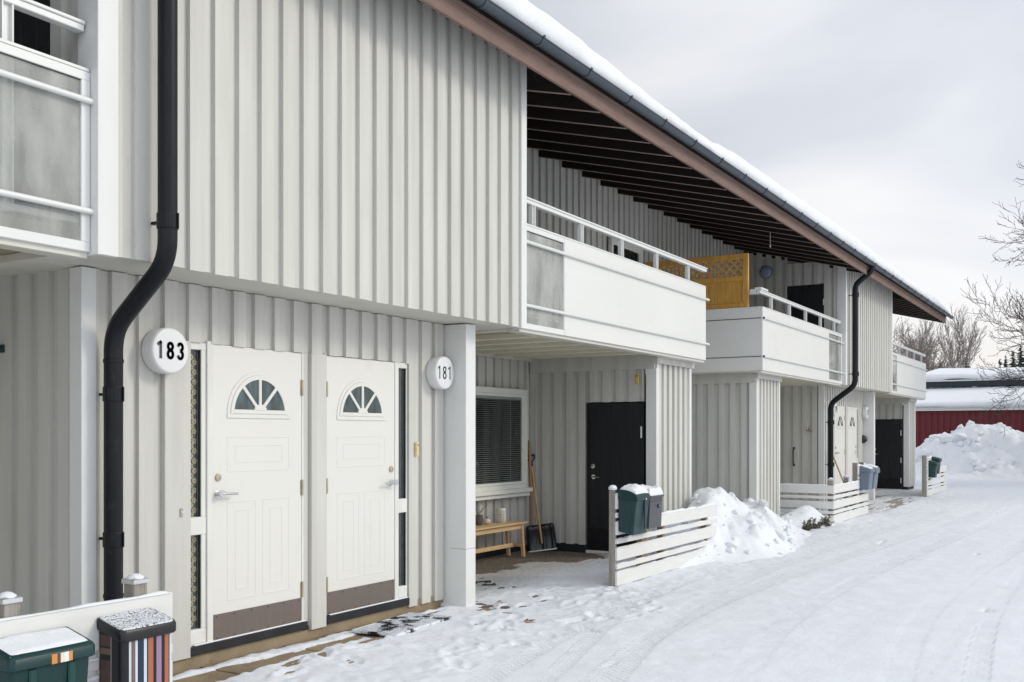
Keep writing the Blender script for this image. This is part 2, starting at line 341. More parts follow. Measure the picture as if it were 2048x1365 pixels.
# value noise on arrays
_perm = rng.random((256, 256))
def vnoise(x, y, s=1.0, seed=0):
    x = np.asarray(x, float) * s + seed * 17.31; y = np.asarray(y, float) * s + seed * 9.77
    xi = np.floor(x).astype(int); yi = np.floor(y).astype(int); fx = x - xi; fy = y - yi
    fx = fx * fx * (3 - 2 * fx); fy = fy * fy * (3 - 2 * fy)
    g = lambda a, b: _perm[a & 255, b & 255]
    return (g(xi, yi) * (1 - fx) + g(xi + 1, yi) * fx) * (1 - fy) + (g(xi, yi + 1) * (1 - fx) + g(xi + 1, yi + 1) * fx) * fy
def fbm(x, y, s=1.0, o=4, seed=0):
    t = 0; a = 0.5; n = 0
    for i in range(o): t = t + a * vnoise(x, y, s * 2 ** i, seed + i * 3); n += a; a *= 0.5
    return t / n - 0.5

# ================================================================== the terrace house
Y0, YU, YB, YW, PER = 5.376, 4.875, 4.92, 7.0, 17.55
ZS = 2.605
HOUSE = thing('terraced_house', 'long two-storey grey board-clad terrace with white doors, white balconies and a brown snowy eave', 'house', (16, 7, 0))
def H(name, mb, m, bevel=0.0, smooth=False, parent=None, label=None):
    o = obj(name, mb, m, parent or HOUSE, bevel, smooth)
    if parent is not None: o.matrix_parent_inverse = Matrix.Identity(4)
    if label: o['label'] = label
    return o

def clad_y(mb, x0, x1, z0, z1, yf, start, per=0.2, wid=0.112, th=0.030, jag=0.004):
    """board-on-board wall facing the street: back boards and proud boards, front of proud boards at yf"""
    mb.box(x0, x1, yf + th, yf + th + 0.03, z0, z1)
    k = math.floor((x0 - start) / per)
    while start + k * per < x1:
        a = max(start + k * per, x0); b = min(start + k * per + wid, x1)
        if b - a > 0.015:
            j = random.uniform(-jag, jag); mb.box(a, b, yf + random.uniform(-.001, .001), yf + th - 0.0005, z0 - 0.006 + j, z1)
        k += 1
def clad_x(mb, y0, y1, z0, z1, xf, start, per=0.187, wid=0.1, th=0.034, ztop=None, jag=0.004):
    """same, facing -X"""
    mb.box(xf + th, xf + th + 0.03, y0, y1, z0, z1)
    k = math.floor((y0 - start) / per)
    while start + k * per < y1:
        a = max(start + k * per, y0); b = min(start + k * per + wid, y1)
        if b - a > 0.015:
            j = random.uniform(-jag, jag); mb.box(xf + random.uniform(-.001, .001), xf + th - 0.0005, a, b, z0 - 0.006 + j, z1)
        k += 1

def roofz(y): return 4.83 + 0.256 * (y - 4.5)      # underside of the rafters

# ---- upper closed bays
for k, (xl, xr) in enumerate(((3.63, 8.31), (21.19, 26.02))):
    mb = MB(); clad_y(mb, xl + 0.12, xr - 0.09, ZS + 0.004, 5.105, YU, 4.279 + k * PER)
    H('wall', mb, 'clad')
    mb = MB(); mb.box(xl - 0.005, xl + 0.125, YU - 0.016, YU + 0.03, ZS - 0.01, 5.10)
    mb.box(xl - 0.012, xl + 0.008, YU - 0.018, YU + 0.16, ZS - 0.012, 5.10)
    H('corner_trim', mb, 'trim', 0.003)
    mb = MB(); mb.box(xr - 0.085, xr + 0.012, YU - 0.014, YU + 0.03, ZS - 0.01, 5.10)
    mb.box(xr + 0.0, xr + 0.014, YU + 0.03, YU + 0.14, ZS - 0.01, 5.10)
    H('corner_trim', mb, 'trim', 0.003)
    # near side wall of the bay, seen across the balcony, with its door opening
    mb = MB(); dy0, dy1 = 5.30, 6.07
    clad_x(mb, YU + 0.16, dy0, 2.62, 5.1, xl, 5.0, 0.2, 0.11)
    clad_x(mb, dy1, YW, 2.62, 5.45, xl, 5.0, 0.2, 0.11)
    clad_x(mb, dy0, dy1, 4.70, 5.15, xl - 0.012, 5.0, 0.2, 0.11)
    H('wall', mb, 'clad')
    mb = MB(); mb.box(xr - 0.03, xr, YU + 0.035, YW, 2.62, 5.0); H('wall', mb, 'clad')
    # dark plank door onto the balcony
    mb = MB()
    for i in range(5): mb.box(xl + 0.02, xl + 0.05, dy0 + 0.005 + i * 0.153, dy0 + 0.155 + i * 0.153, 2.78, 4.69)
    d = H('balcony_door', mb, 'blackdoor', 0.003)
    mb = MB(); mb.box(xl - 0.002, xl + 0.018, dy0 + 0.0, dy0 + 0.02, 4.25, 4.38); H('hinge', mb, 'alu', parent=d); mb = MB(); mb.box(xl - 0.002, xl + 0.018, dy0, dy0 + 0.02, 3.2, 3.33)
    H('hinge', mb, 'alu', parent=d)
    # soffit under the overhang
    mb = MB(); mb.box(xl - 0.01, xr + 0.012, YU + 0.034, Y0 + 0.05, ZS + .006, ZS + 0.03)
    mb.box(xl + .0, xl + .30, Y0 + .051, YW, ZS + .001, ZS + .03); mb.box(xr - .66, xr + .011, Y0 + .051, YW, ZS + .001, ZS + .03)
    H('soffit', mb, 'soffit')

# ---- recessed back walls (both storeys) of the balcony recesses
for (xl, xr) in ((-9.3, 3.6), (8.31, 21.2), (26.02, 31.3)):
    mb = MB(); clad_y(mb, xl, xr, 2.66, 5.75, YW, 8.37); H('wall', mb, 'clad')
# upstairs window in the back wall
def window(x0, x1, z0, z1, y, mull=None, blind=True, sill=True):
    mb = MB(); f = 0.075
    mb.box(x0 - f, x1 + f, y - 0.03, y + 0.03, z1, z1 + f); mb.box(x0 - f, x1 + f, y - 0.03, y + 0.03, z0 - f, z0)
    mb.box(x0 - f, x0, y - 0.03, y + 0.03, z0, z1); mb.box(x1, x1 + f, y - 0.03, y + 0.03, z0, z1)
    W = H('window', mb, 'wframe', 0.004)
    mb = MB(); g = 0.035; xs = [x0] + ([mull] if mull else []) + [x1]
    for a, b in zip(xs, xs[1:]):
        mb.box(a, b, y - 0.012, y + 0.02, z1 - g, z1 - .001); mb.box(a, b, y - 0.012, y + 0.02, z0 + .001, z0 + g)
        mb.box(a + .001, a + g, y - 0.012, y + 0.02, z0 + g, z1 - g); mb.box(b - g, b - .001, y - 0.012, y + 0.02, z0 + g, z1 - g)
    H('sash', mb, 'wframe', 0.003, parent=W)
    mb = MB(); mb.box(x0 + .01, x1 - .01, y + 0.004, y + 0.008, z0 + .02, z1 - .02); H('pane', mb, 'wglass', parent=W)
    if blind:
        mb = MB(); n = int((z1 - z0) / 0.026)
        for i in range(n):
            z = z0 + 0.04 + i * 0.026
            if z < z1 - 0.04:
                mb.add([(x0 + .03, y + .022, z), (x1 - .03, y + .022, z), (x1 - .03, y + .040, z + .0065), (x0 + .03, y + .040, z + .0065)], [(0, 1, 2, 3)])
        for xx in (x0 + 0.35, x1 - 0.3): mb.box(xx, xx + .004, y + .018, y + .021, z0 + .03, z1 - .03)
        mb.box(x0 + .03, x1 - .03, y + .02, y + .05, z1 - .07, z1 - .036)
        H('blind', mb, 'blind', parent=W)
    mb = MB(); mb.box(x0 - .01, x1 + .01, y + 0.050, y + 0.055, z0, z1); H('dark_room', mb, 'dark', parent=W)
    if sill:
        mb = MB(); mb.box(x0 - f - 0.05, x1 + f + 0.05, y - 0.085, y - 0.031, z0 - f - 0.035, z0 - f + 0.02); mb.box(x0 - f - 0.03, x1 + f + .03, y - .05, y - .03, z0 - f - .09, z0 - f - .04)
        H('sill', mb, 'wframe', 0.004, parent=W)
    return W
window(14.55, 15.62, 3.62, 4.64, YW - 0.06, 14.95, blind=False, sill=False)
window(10.3, 11.78, 0.93, 2.12, YW - 0.06)

# ---- ground floor of the closed bays
def entrance(ox, n1, n2):
    """two white doors with sidelights, trim boards, sill and plinth"""
    def X(a): return a + ox
    yf = Y0 - 0.012
    mb = MB()
    clad_y(mb, X(3.97), X(4.49), 0.125, ZS, yf, X(4.097))
    clad_y(mb, X(4.49), X(7.14), 2.222, ZS, yf - 0.004, X(4.097))
    clad_y(mb, X(7.14), X(7.68), 0.085, ZS, yf, X(7.132), 0.2, 0.13)
    H('wall', mb, 'clad')
    mb = MB()
    mb.box(X(4.492), X(4.708), yf - 0.01, yf + 0.04, 0.10, 2.22)
    H('trim_board', mb, 'clad', 0.003); mb = MB()
    mb.box(X(5.886), X(6.056), yf - 0.01, yf + 0.04, 0.09, 2.22)
    H('trim_board', mb, 'clad', 0.003); mb = MB()
    mb.box(X(5.815), X(5.885), yf + 0.02, yf + 0.05, 0.09, 2.22)
    H('trim_board', mb, 'clad', 0.003)
    # door side trim and sidelights
    for s, (fa, fb, ga, gb) in enumerate(((4.860, 4.912, 4.711, 4.858), (6.943, 6.995, 6.997, 7.13))):
        mb = MB(); mb.box(X(fa), X(fb), yf + 0.002, Y0 + 0.12, 0.17, 2.235)
        if s == 0: mb.box(X(5.793), X(5.813), yf + 0.004, Y0 + 0.1, 0.16, 2.235)
        else: mb.box(X(6.058), X(6.072), yf + 0.004, Y0 + 0.1, 0.16, 2.235)
        H('door_frame', mb, 'trimd', 0.003)
        mb = MB(); y1 = yf + 0.012; y2 = Y0 + 0.085
        mb.box(X(ga), X(gb), y1, y2, 2.17, 2.218); mb.box(X(ga), X(gb), y1, y2, 0.915, 1.035); mb.box(X(ga), X(gb), y1, y2, 0.165, 0.275)
        mb.box(X(gb - (.04 if s == 0 else .012)), X(gb), y1 + .002, y2, 0.275, 0.915); mb.box(X(gb - (.04 if s == 0 else .012)), X(gb), y1 + .002, y2, 1.035, 2.17)
        mb.box(X(ga), X(ga + 0.012), y1 + .002, y2, 0.275, 0.915); mb.box(X(ga), X(ga + 0.012), y1 + .002, y2, 1.035, 2.17)
        S = H('sidelight', mb, 'trimd', 0.003)
        mb = MB(); mb.box(X(ga + .012), X(gb - .012), Y0 + 0.030, Y0 + 0.034, 0.27, 2.175); H('pane', mb, 'wglass', parent=S)
        mb = MB(); mb.box(X(gb - (.046 if s == 0 else .018)), X(gb - (.0405 if s == 0 else .0125)), Y0 + 0.010, Y0 + 0.0295, 0.276, 0.914); mb.box(X(gb - (.046 if s == 0 else .018)), X(gb - (.0405 if s == 0 else .0125)), Y0 + 0.010, Y0 + 0.0295, 1.036, 2.169)
        H('seal', mb, 'darkbit', parent=S)
        mb = MB(); mb.box(X(ga), X(gb), Y0 + 0.042, Y0 + 0.046, 0.2, 2.2)
        if s == 0:
            random.seed(3)
            zz = 0.31; i = 0
            while zz < 2.15:
                cx = X(4.776 + (0.013 if i % 2 else -0.014) + random.uniform(-.003, .003)); r = 0.019
                for q in range(5):
                    a = q * 2 * math.pi / 5 + i; px, pz = cx + 0.6 * r * math.cos(a), zz + 0.6 * r * math.sin(a)
                    mb.add([(px + 0.55 * r * math.cos(t), Y0 + 0.0405, pz + 0.55 * r * math.sin(t)) for t in [j * math.pi / 3 for j in range(6)]], [(0, 1, 2, 3, 4, 5)], 1)
                zz += 0.0335; i += 1
        H('curtain', mb, ['curt', 'flower'], parent=S)
        mb = MB(); mb.box(X(ga + .006), X(gb - .006), y1 - .004, y1 + .001, 0.18, 0.262); H('base_panel', mb, 'trimd', 0.002, parent=S)
    for s, (xa, xb) in enumerate(((4.914, 5.791), (6.074, 6.941))):
        yd = Y0 - 0.004; zb = 0.172
        mb = MB(); mb.box(X(xa), X(xb), yd, yd + 0.05, zb, 2.213)
        cx = (xa + xb) / 2
        def ring(a, b, z0, z1, w_, p):
            mb.box(X(a), X(b), yd - p, yd + .002, z1 - w_, z1); mb.box(X(a), X(b), yd - p, yd + .002, z0, z0 + w_)
            mb.box(X(a), X(a + w_), yd - p, yd + .002, z0 + w_, z1 - w_); mb.box(X(b - w_), X(b), yd - p, yd + .002, z0 + w_, z1 - w_)
        ring(cx - .31, cx + .31, 1.33, 1.585, .013, .0018); ring(cx - .235, cx + .235, 1.395, 1.52, .008, .0018)
        for a in (-.31, .03):
            ring(cx + a, cx + a + .28, 0.43, 1.13, .013, .0018); ring(cx + a + .075, cx + a + .205, 0.50, 1.06, .008, .0018)
        D = H('front_door', mb, 'door', 0.0015)
        # half-round fan light
        zc, Ro, Ri = 1.738, 0.312, 0.252
        arc = lambda r, n=24: [(X(cx) + r * math.cos(math.pi * i / n), zc + r * math.sin(math.pi * i / n)) for i in range(n + 1)]
        mb = MB()
        for ro, ri, yy in ((Ro, Ro - .028, .006), (Ro - .028, Ri, .012)):
            o_, i_ = arc(ro), arc(ri)
            V_ = [(a, y_, c) for y_ in (yd - yy, yd + .001) for (a, c) in o_ + i_]; k_ = 50; F_ = []
            for j in range(24):
                F_ += [(j, j + 1, 25 + j + 1, 25 + j), (k_ + j, k_ + j + 1, k_ + 26 + j, k_ + 25 + j), (j, j + 1, k_ + j + 1, k_ + j), (25 + j, 26 + j, k_ + 26 + j, k_ + 25 + j)]
            F_ += [(0, 25, k_ + 25, k_), (24, 49, k_ + 49, k_ + 24)]; mb.add(V_, F_)
        mb.box(X(cx - Ro), X(cx + Ro), yd - .008, yd, zc - .028, zc + .004); mb.box(X(cx - Ri), X(cx + Ri), yd - .013, yd - .001, zc + .004, zc + .034)
        for ang in (90, 47, 133):
            a = R_(ang); t = Matrix.Translation((X(cx), yd, zc + .02)) @ Matrix.Rotation(-(a - math.pi / 2), 4, 'Y')
            mb.box(-.013, .013, -.0125, -.002, 0.01, Ri, tf=t)
        hubp = [(X(cx) + .062 * math.cos(math.pi * i / 8), zc + .03 + .045 * math.sin(math.pi * i / 8)) for i in range(9)]
        mb.prism(hubp, 'y', yd - .016, yd)
        F = H('fan_window', mb, 'door', 0.002, parent=D)
        mb = MB(); mb.prism(arc(Ri + .004), 'y', yd - .003, yd - .0005); H('pane', mb, 'dglass', parent=D)
        # handle, cylinder, hinges, kick plate
        hx, sg = (xa + .038, 1) if s == 0 else (xb - .045, -1)
        mb = MB(); mb.lathe([(.026, -.004), (.026, .008), (.019, .010), (.019, .055)], (X(hx), yd - .056, 1.185), 'y', 20)
        mb.tube([(X(hx), yd - .052, 1.185), (X(hx + sg * .03), yd - .055, 1.184), (X(hx + sg * .14), yd - .053, 1.182)], .0095, 10)
        mb.lathe([(.027, -.006), (.027, .0)], (X(hx), yd, 1.185), 'y', 20)
        H('handle', mb, 'chrome', 0, True, parent=D)
        mb = MB(); mb.lathe([(.012, -.014), (.024, -.012), (.027, 0)], (X(hx + sg * .005), yd, 1.298), 'y', 20); H('lock', mb, 'brass', 0, True, parent=D)
        hgx = xb + .002 if s == 0 else xa - .002
        for z in (1.95, 1.19, 0.415):
            mb = MB(); mb.tube([(X(hgx), yd - .006, z - .06), (X(hgx), yd - .006, z + .06)], .009, 8); mb.box(X(hgx - .014), X(hgx + .014), yd - .004, yd + .003, z - .055, z + .055)
            H('hinge', mb, 'hinge', parent=D)
        mb = MB(); mb.box(X(xa + .004), X(xb - .004), yd - .004, yd, zb + .004, 0.352); H('kick_plate', mb, 'steel', parent=D)
        mb = MB()
        for i in range(6):
            for z in (.19, .335): mb.lathe([(.005, -.006), (.005, -.004)], (X(xa + .03 + i * (xb - xa - .06) / 5), yd, z), 'y', 8)
        H('screw', mb, 'darkbit', parent=D)
    # sill boards and plinth
    for a, b in ((4.70, 5.845), (6.06, 7.135)):
        mb = MB(); mb.box(X(a), X(b), Y0 - .024, Y0 + .1, 0.106, 0.166); H('door_sill', mb, 'black', 0.004)
        mb = MB(); mb.box(X(a + .04), X(b - .02), Y0 - .024, Y0 + .0, 0.1685, 0.178); H('sill_snow', mb, 'snow', 0.004)
    mb = MB(); mb.box(X(3.96), X(7.69), Y0 + .008, Y0 + .2, -0.2, 0.125); H('plinth', mb, 'plinth')
    # columns
    mb = MB(); mb.box(X(3.866), X(3.969), Y0 - .034, Y0 + .085, -.05, ZS - .002); H('column', mb, 'trim', 0.003)
    mb = MB(); mb.box(X(7.685), X(7.845), 5.13, Y0 + .06, -.05, ZS - .004); H('column', mb, 'trim', 0.003)
    mb = MB(); mb.box(X(7.6845), X(7.8455), 5.1295, 5.30, .548, .551); H('seam', mb, 'mgrey')
    # side wall of the ground-floor bay (faces the camera)
    mb = MB(); clad_x(mb, Y0 + .086, YW, 0.1, ZS + .02, X(3.884), 5.49, 0.2, 0.11); H('wall', mb, 'clad')
    mb = MB(); mb.box(X(7.70), X(7.83), Y0 + .062, YW, .05, ZS); H('wall', mb, 'clad')
entrance(0, 183, 181)
entrance(17.5, 179, 177)

# recess ground-floor back walls
for (xl, xr) in ((-9.5, 3.88), (7.83, 16.3), (17.4, 21.38), (25.3, 29.9)):
    mb = MB(); clad_y(mb, xl, xr, 0.10, 2.70, YW, 8.37, jag=.006); H('wall', mb, 'clad')
    mb = MB(); mb.box(xl, xr, YW + .03, YW + .2, -.2, .12); H('plinth', mb, 'plinthd')

# ---- storage sheds under the balconies
def shed(xn, xr, door, zb=0.13):
    """near face at X = xn (facing the camera), street face at Y = 5.13 from xn to xr"""
    yf = 5.13; mb = MB()
    if door:
        clad_x(mb, 6.10, YW - .002, zb, 2.44, xn, 6.141 - .187 * 0, .187, .1)
        clad_x(mb, 5.30, 6.10, 2.02, 2.44, xn - .012, 5.407 - .187, .187, .1)
    else:
        clad_x(mb, 5.20, YW - .002, zb, 2.44, xn, 5.29, .187, .1)
    H('storage_wall', mb, 'clad2')
    mb = MB(); clad_y(mb, xn + .06, xr - .05, zb, 2.515, yf, xn + .083, .18, .1); H('storage_wall', mb, 'clad')
    mb = MB(); mb.box(xn - .012, xn + .012, yf - .012, 5.245 if not door else 5.262, zb, 2.44); mb.box(xn + .012, xn + .072, yf - .014, yf + .03, zb, 2.52)
    H('corner_trim', mb, 'trim', 0.003)
    mb = MB(); mb.box(xr - .06, xr + .012, yf - .014, yf + .03, zb, 2.52); mb.box(xr, xr + .014, yf + .03, yf + .12, zb, 2.44)
    H('corner_trim', mb, 'trim', 0.003)
    mb = MB(); mb.box(xn - .03, xn - .002, 5.14, YW - .03, 2.43, 2.685); H('beam', mb, 'clad2', 0.003)
    mb = MB(); mb.box(xn - .032, xr + .05, yf - .04, yf - .016, 2.50, 2.585); mb.box(xn - .034, xn + .03, yf - .038, yf + .05, 2.50, 2.58); H('beam', mb, 'clad', 0.003)
    mb = MB(); mb.box(xr, xr + .03, yf + .03, YW, zb, 2.44); H('storage_wall', mb, 'clad2')
    mb = MB(); mb.box(xn + .02, xr - .02, yf + .03, YW, -.1, zb); H('plinth', mb, 'plinthd')
    if door:
        mb = MB()
        for i in range(5): mb.box(xn + .012, xn + .05, 5.335 + i * .151, 5.484 + i * .151, .06, 1.999)
        D = H('storage_door', mb, 'blackdoor', 0.003)
        mb = MB(); mb.box(xn + .002, xn + .0115, 5.34, 6.085, .07, .36); H('kick_plate', mb, 'pipe', parent=D)
        for z in (1.62, .86, .3):
            mb = MB(); mb.box(xn - .004, xn + .011, 5.322, 5.345, z - .075, z + .075); H('hinge', mb, 'alu', .003, parent=D)
        mb = MB(); mb.lathe([(.030, -.008), (.030, 0)], (xn + .012, 6.02, 1.03), 'x', 16); mb.tube([(xn + .005, 6.02, 1.03), (xn - .03, 6.02, 1.03), (xn - .035, 6.0, 1.03), (xn - .034, 5.91, 1.025)], .009, 8)
        H('handle', mb, 'chrome', 0, True, parent=D)
        mb = MB(); mb.lathe([(.014, -.012), (.032, -.008), (.032, 0)], (xn + .012, 6.03, 1.17), 'x', 16); H('lock', mb, 'chrome', 0, True, parent=D)
        mb = MB(); mb.box(xn + .0, xn + .06, 5.30, 5.334, .06, 2.01); mb.box(xn, xn + .06, 6.092, 6.12, .06, 2.01); H('door_frame', mb, 'blackdoor')
        mb = MB(); mb.box(xn - .03, xn + .05, 5.30, 6.12, .02, .058); H('door_sill', mb, 'alu', .003)
shed(12.05, 13.25, True)
shed(16.17, 17.45, False)
shed(29.75, 30.75, True)
shed(-1.38, -.10, False)  # unseen sheds of the terrace from here, added to block light from behind
shed(-5.5, -4.3, True)
mb = MB(); clad_y(mb, -13.9, -9.23, ZS, 5.10, YU, -13.2); clad_y(mb, -13.9, -9.9, .1, ZS, Y0, -13.2); mb.box(-9.26, -9.23, YU + .05, YW, ZS, 5.1); mb.box(-13.9, -9.3, YU + .05, YW, ZS - .03, ZS); H('wall', mb, 'clad')  # unseen next bay of the terrace, walls added to block light from behind

# ---- balconies
def balcony(xa, xb, glass, posts, side=False, rail_to=None):
    zt, zb = 3.605, ZS + .003
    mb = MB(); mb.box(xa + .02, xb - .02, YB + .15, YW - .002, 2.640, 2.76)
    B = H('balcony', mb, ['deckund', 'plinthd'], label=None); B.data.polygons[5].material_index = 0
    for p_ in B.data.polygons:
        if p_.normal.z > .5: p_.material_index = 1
    # joists and edge boards underneath
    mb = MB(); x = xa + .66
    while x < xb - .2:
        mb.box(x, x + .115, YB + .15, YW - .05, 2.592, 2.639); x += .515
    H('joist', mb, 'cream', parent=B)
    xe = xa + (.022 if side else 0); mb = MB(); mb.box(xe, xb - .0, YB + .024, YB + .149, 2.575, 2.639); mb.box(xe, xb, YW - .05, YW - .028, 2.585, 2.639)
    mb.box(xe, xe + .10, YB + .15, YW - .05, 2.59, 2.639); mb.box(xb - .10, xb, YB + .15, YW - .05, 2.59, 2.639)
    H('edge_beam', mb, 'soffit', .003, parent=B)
    ga, gb = glass
    pa, pb = (gb, xb) if abs(ga - xa) < .1 else (xa, ga)
    mb = MB(); mb.box(pa + .004, pb, YB, YB + .018, zb, zt)
    if side: mb.box(xa, xa + .018, YB + .0185, YW - .01, zb, zt)
    H('panel', mb, 'panel', .002, parent=B)
    mb = MB(); f = .055
    mb.box(ga, gb, YB, YB + .03, zt - .05, zt); mb.box(ga, gb, YB, YB + .03, zb, zb + .055)
    mb.box(gb - (f if gb > pa + .01 and abs(ga - xa) > .1 else .012), gb, YB, YB + .03, zb + .055, zt - .05)
    mb.box(ga, ga + .012, YB, YB + .03, zb + .055, zt - .05)
    mb.box(ga + .012, gb - .012, YB + .035, YB + .075, 2.765, 2.80)
    H('glass_frame', mb, 'alu', .003, parent=B)
    mb = MB(); mb.box(ga + .01, gb - .01, YB + .012, YB + .018, zb + .05, zt - .045); H('glass_pane', mb, 'bglass', parent=B)
    mb = MB(); mb.box(ga + .0121, gb - .0121, YB + .017, YB + .023, zb + .05, zb + .058); H('seal', mb, 'darkbit', parent=B); mb = MB(); mb.box(ga + .0121, gb - .0121, YB + .007, YB + .0115, zt - .056, zt - .05)
    H('seal', mb, 'darkbit', parent=B)
    for z in (3.44, 2.83):
        mb = MB(); mb.tube([(xa + .02, YB - .018, z), (xb + .055, YB - .018, z)], .017, 10); H('guard_bar', mb, 'alu', 0, True, parent=B)
        if side:
            mb = MB(); mb.box(xa - .006, xa + .0005, YB + .02, YW - .02, z - .006, z + .006); H('joint_strip', mb, 'mgrey', parent=B)
            mb = MB(); mb.lathe([(.018, -.003), (.018, .0)], (xa + .018, YB - .018, z), 'x', 10); H('end_plug', mb, 'darkbit', parent=B)
    mb = MB(); ra, rb = (xa + .02, (rail_to or xb + .12)) if not side else (xa - .02, rail_to or xb)
    mb.box(ra, rb, YB + .02, YB + .10, 3.872, 3.892); mb.box(ra, rb, YB + .03, YB + .09, 3.835, 3.8715)
    if side:
        mb.box(xa + .12, xa + .17, YB + .11, YW - .02, 3.835, 3.87); mb.box(xa - .045, xa + .33, YB + .005, YB + .115, 3.893, 3.925); mb.box(xa - .03, xa + .09, YB + .101, YB + .2, 3.83, 3.90)
    H('handrail', mb, 'alu', .004, parent=B)
    mb = MB(); mb.box(xa + .01, xb - .01, YB - .004, YB + .05, zt + .0005, zt + .018)
    if side: mb.box(xa - .004, xa + .04, YB + .051, YW - .02, zt + .0005, zt + .018)
    H('top_strip', mb, 'alu', .002, parent=B)
    for p in posts:
        mb = MB(); mb.box(p - .032, p + .032, YB + .055, YB + .075, 2.76, 3.834); mb.box(p - .0325, p - .025, YB + .032, YB + .0545, 2.76, 3.834); mb.box(p + .025, p + .0325, YB + .032, YB + .0545, 2.76, 3.834)
        H('rail_post', mb, 'alu', parent=B)
    return B
balcony(-1.7, 3.615, (2.55, 3.615), (0.0, 1.05, 2.08, 3.15), side=True, rail_to=3.60)
balcony(-9.22, -4.25, (-9.22, -8.35), (-8.9, -7.9, -6.9, -5.9, -4.8))
balcony(8.325, 13.29, (8.325, 9.19), (8.616, 9.65, 10.66, 11.68, 12.74))
balcony(15.83, 21.13, (20.05, 21.13), (16.45, 17.51, 18.55, 19.60, 20.66), side=True, rail_to=21.12)
balcony(26.03, 31.28, (26.03, 26.95), (26.5, 27.5, 28.56, 29.65, 30.8))

# ---- roof
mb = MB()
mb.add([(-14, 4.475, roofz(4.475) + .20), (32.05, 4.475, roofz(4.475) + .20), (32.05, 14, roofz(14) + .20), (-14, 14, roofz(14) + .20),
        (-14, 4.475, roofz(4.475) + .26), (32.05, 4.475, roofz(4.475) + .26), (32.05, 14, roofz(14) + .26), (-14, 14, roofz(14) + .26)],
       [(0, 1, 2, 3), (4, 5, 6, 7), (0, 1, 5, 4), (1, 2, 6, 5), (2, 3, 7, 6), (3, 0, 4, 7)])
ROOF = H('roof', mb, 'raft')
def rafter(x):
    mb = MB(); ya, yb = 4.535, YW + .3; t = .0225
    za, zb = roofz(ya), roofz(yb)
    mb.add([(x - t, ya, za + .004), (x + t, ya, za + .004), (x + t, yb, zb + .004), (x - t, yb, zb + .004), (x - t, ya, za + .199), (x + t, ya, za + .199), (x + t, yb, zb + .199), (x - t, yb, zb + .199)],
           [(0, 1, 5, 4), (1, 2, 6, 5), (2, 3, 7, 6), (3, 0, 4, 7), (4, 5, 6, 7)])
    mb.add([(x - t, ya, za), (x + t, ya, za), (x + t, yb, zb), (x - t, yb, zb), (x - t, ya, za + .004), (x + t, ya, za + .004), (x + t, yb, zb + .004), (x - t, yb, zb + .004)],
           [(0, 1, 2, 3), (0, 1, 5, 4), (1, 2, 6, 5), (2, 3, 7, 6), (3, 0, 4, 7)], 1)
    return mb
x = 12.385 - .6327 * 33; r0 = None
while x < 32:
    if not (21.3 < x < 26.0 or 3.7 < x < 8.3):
        if r0 is None: r0 = H('rafter', rafter(x), ['raft', 'raftlit']); rx0 = x
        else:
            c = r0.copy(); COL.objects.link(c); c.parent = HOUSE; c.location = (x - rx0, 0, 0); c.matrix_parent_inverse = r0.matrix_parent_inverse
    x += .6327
mb = MB(); mb.box(-14, 32.07, 4.50, 4.532, 4.845, 5.022); H('fascia', mb, 'fascia', .003)
mb = MB(); mb.box(-14, 32.06, 4.485, 4.4995, 4.985, 5.02); H('eave_board', mb, 'fascia', .003)
mb = MB(); mb.box(32.035, 32.065, 4.5325, 7.3, 4.86, 4.99)
mb.v = [(a, b, c + .256 * (b - 4.5)) for a, b, c in mb.v]; H('barge_board', mb, 'fascia', .002)
# gutter: open half-round with beaded lip
GY, GZ, GR = 4.405, 5.062, .056
mb = MB(); pr = [(GY + GR * math.cos(a), GZ + GR * math.sin(a)) for a in [math.pi + math.pi * i / 10 for i in range(11)]]
pin = [(GY + (GR - .004) * math.cos(a), GZ + (GR - .004) * math.sin(a)) for a in [2 * math.pi - math.pi * i / 10 for i in range(11)]]
mb.prism(pr + pin, 'x', -14, 32.6)
mb.tube([(-14, GY - GR, GZ), (32.6, GY - GR, GZ)], .009, 8)
G = H('gutter', mb, 'gutter', 0, True)
mb0 = MB(); k = 0
for xx in np.arange(2.2, 32.4, .92):
    mb = MB(); po = [(GY + (GR + .007) * math.cos(a), GZ + (GR + .007) * math.sin(a)) for a in [math.pi * .93 + math.pi * 1.07 * i / 10 for i in range(11)]]
    pi_ = [(GY + (GR + .001) * math.cos(a), GZ + (GR + .001) * math.sin(a)) for a in [2 * math.pi - math.pi * 1.07 * i / 10 for i in range(11)]]
    mb.prism(po + pi_, 'x', xx, xx + .028); mb.box(xx, xx + .024, GY - GR - .018, GY - GR - .010, GZ - .01, GZ + .018)
    H('gutter_bracket', mb, 'gutter', parent=G)

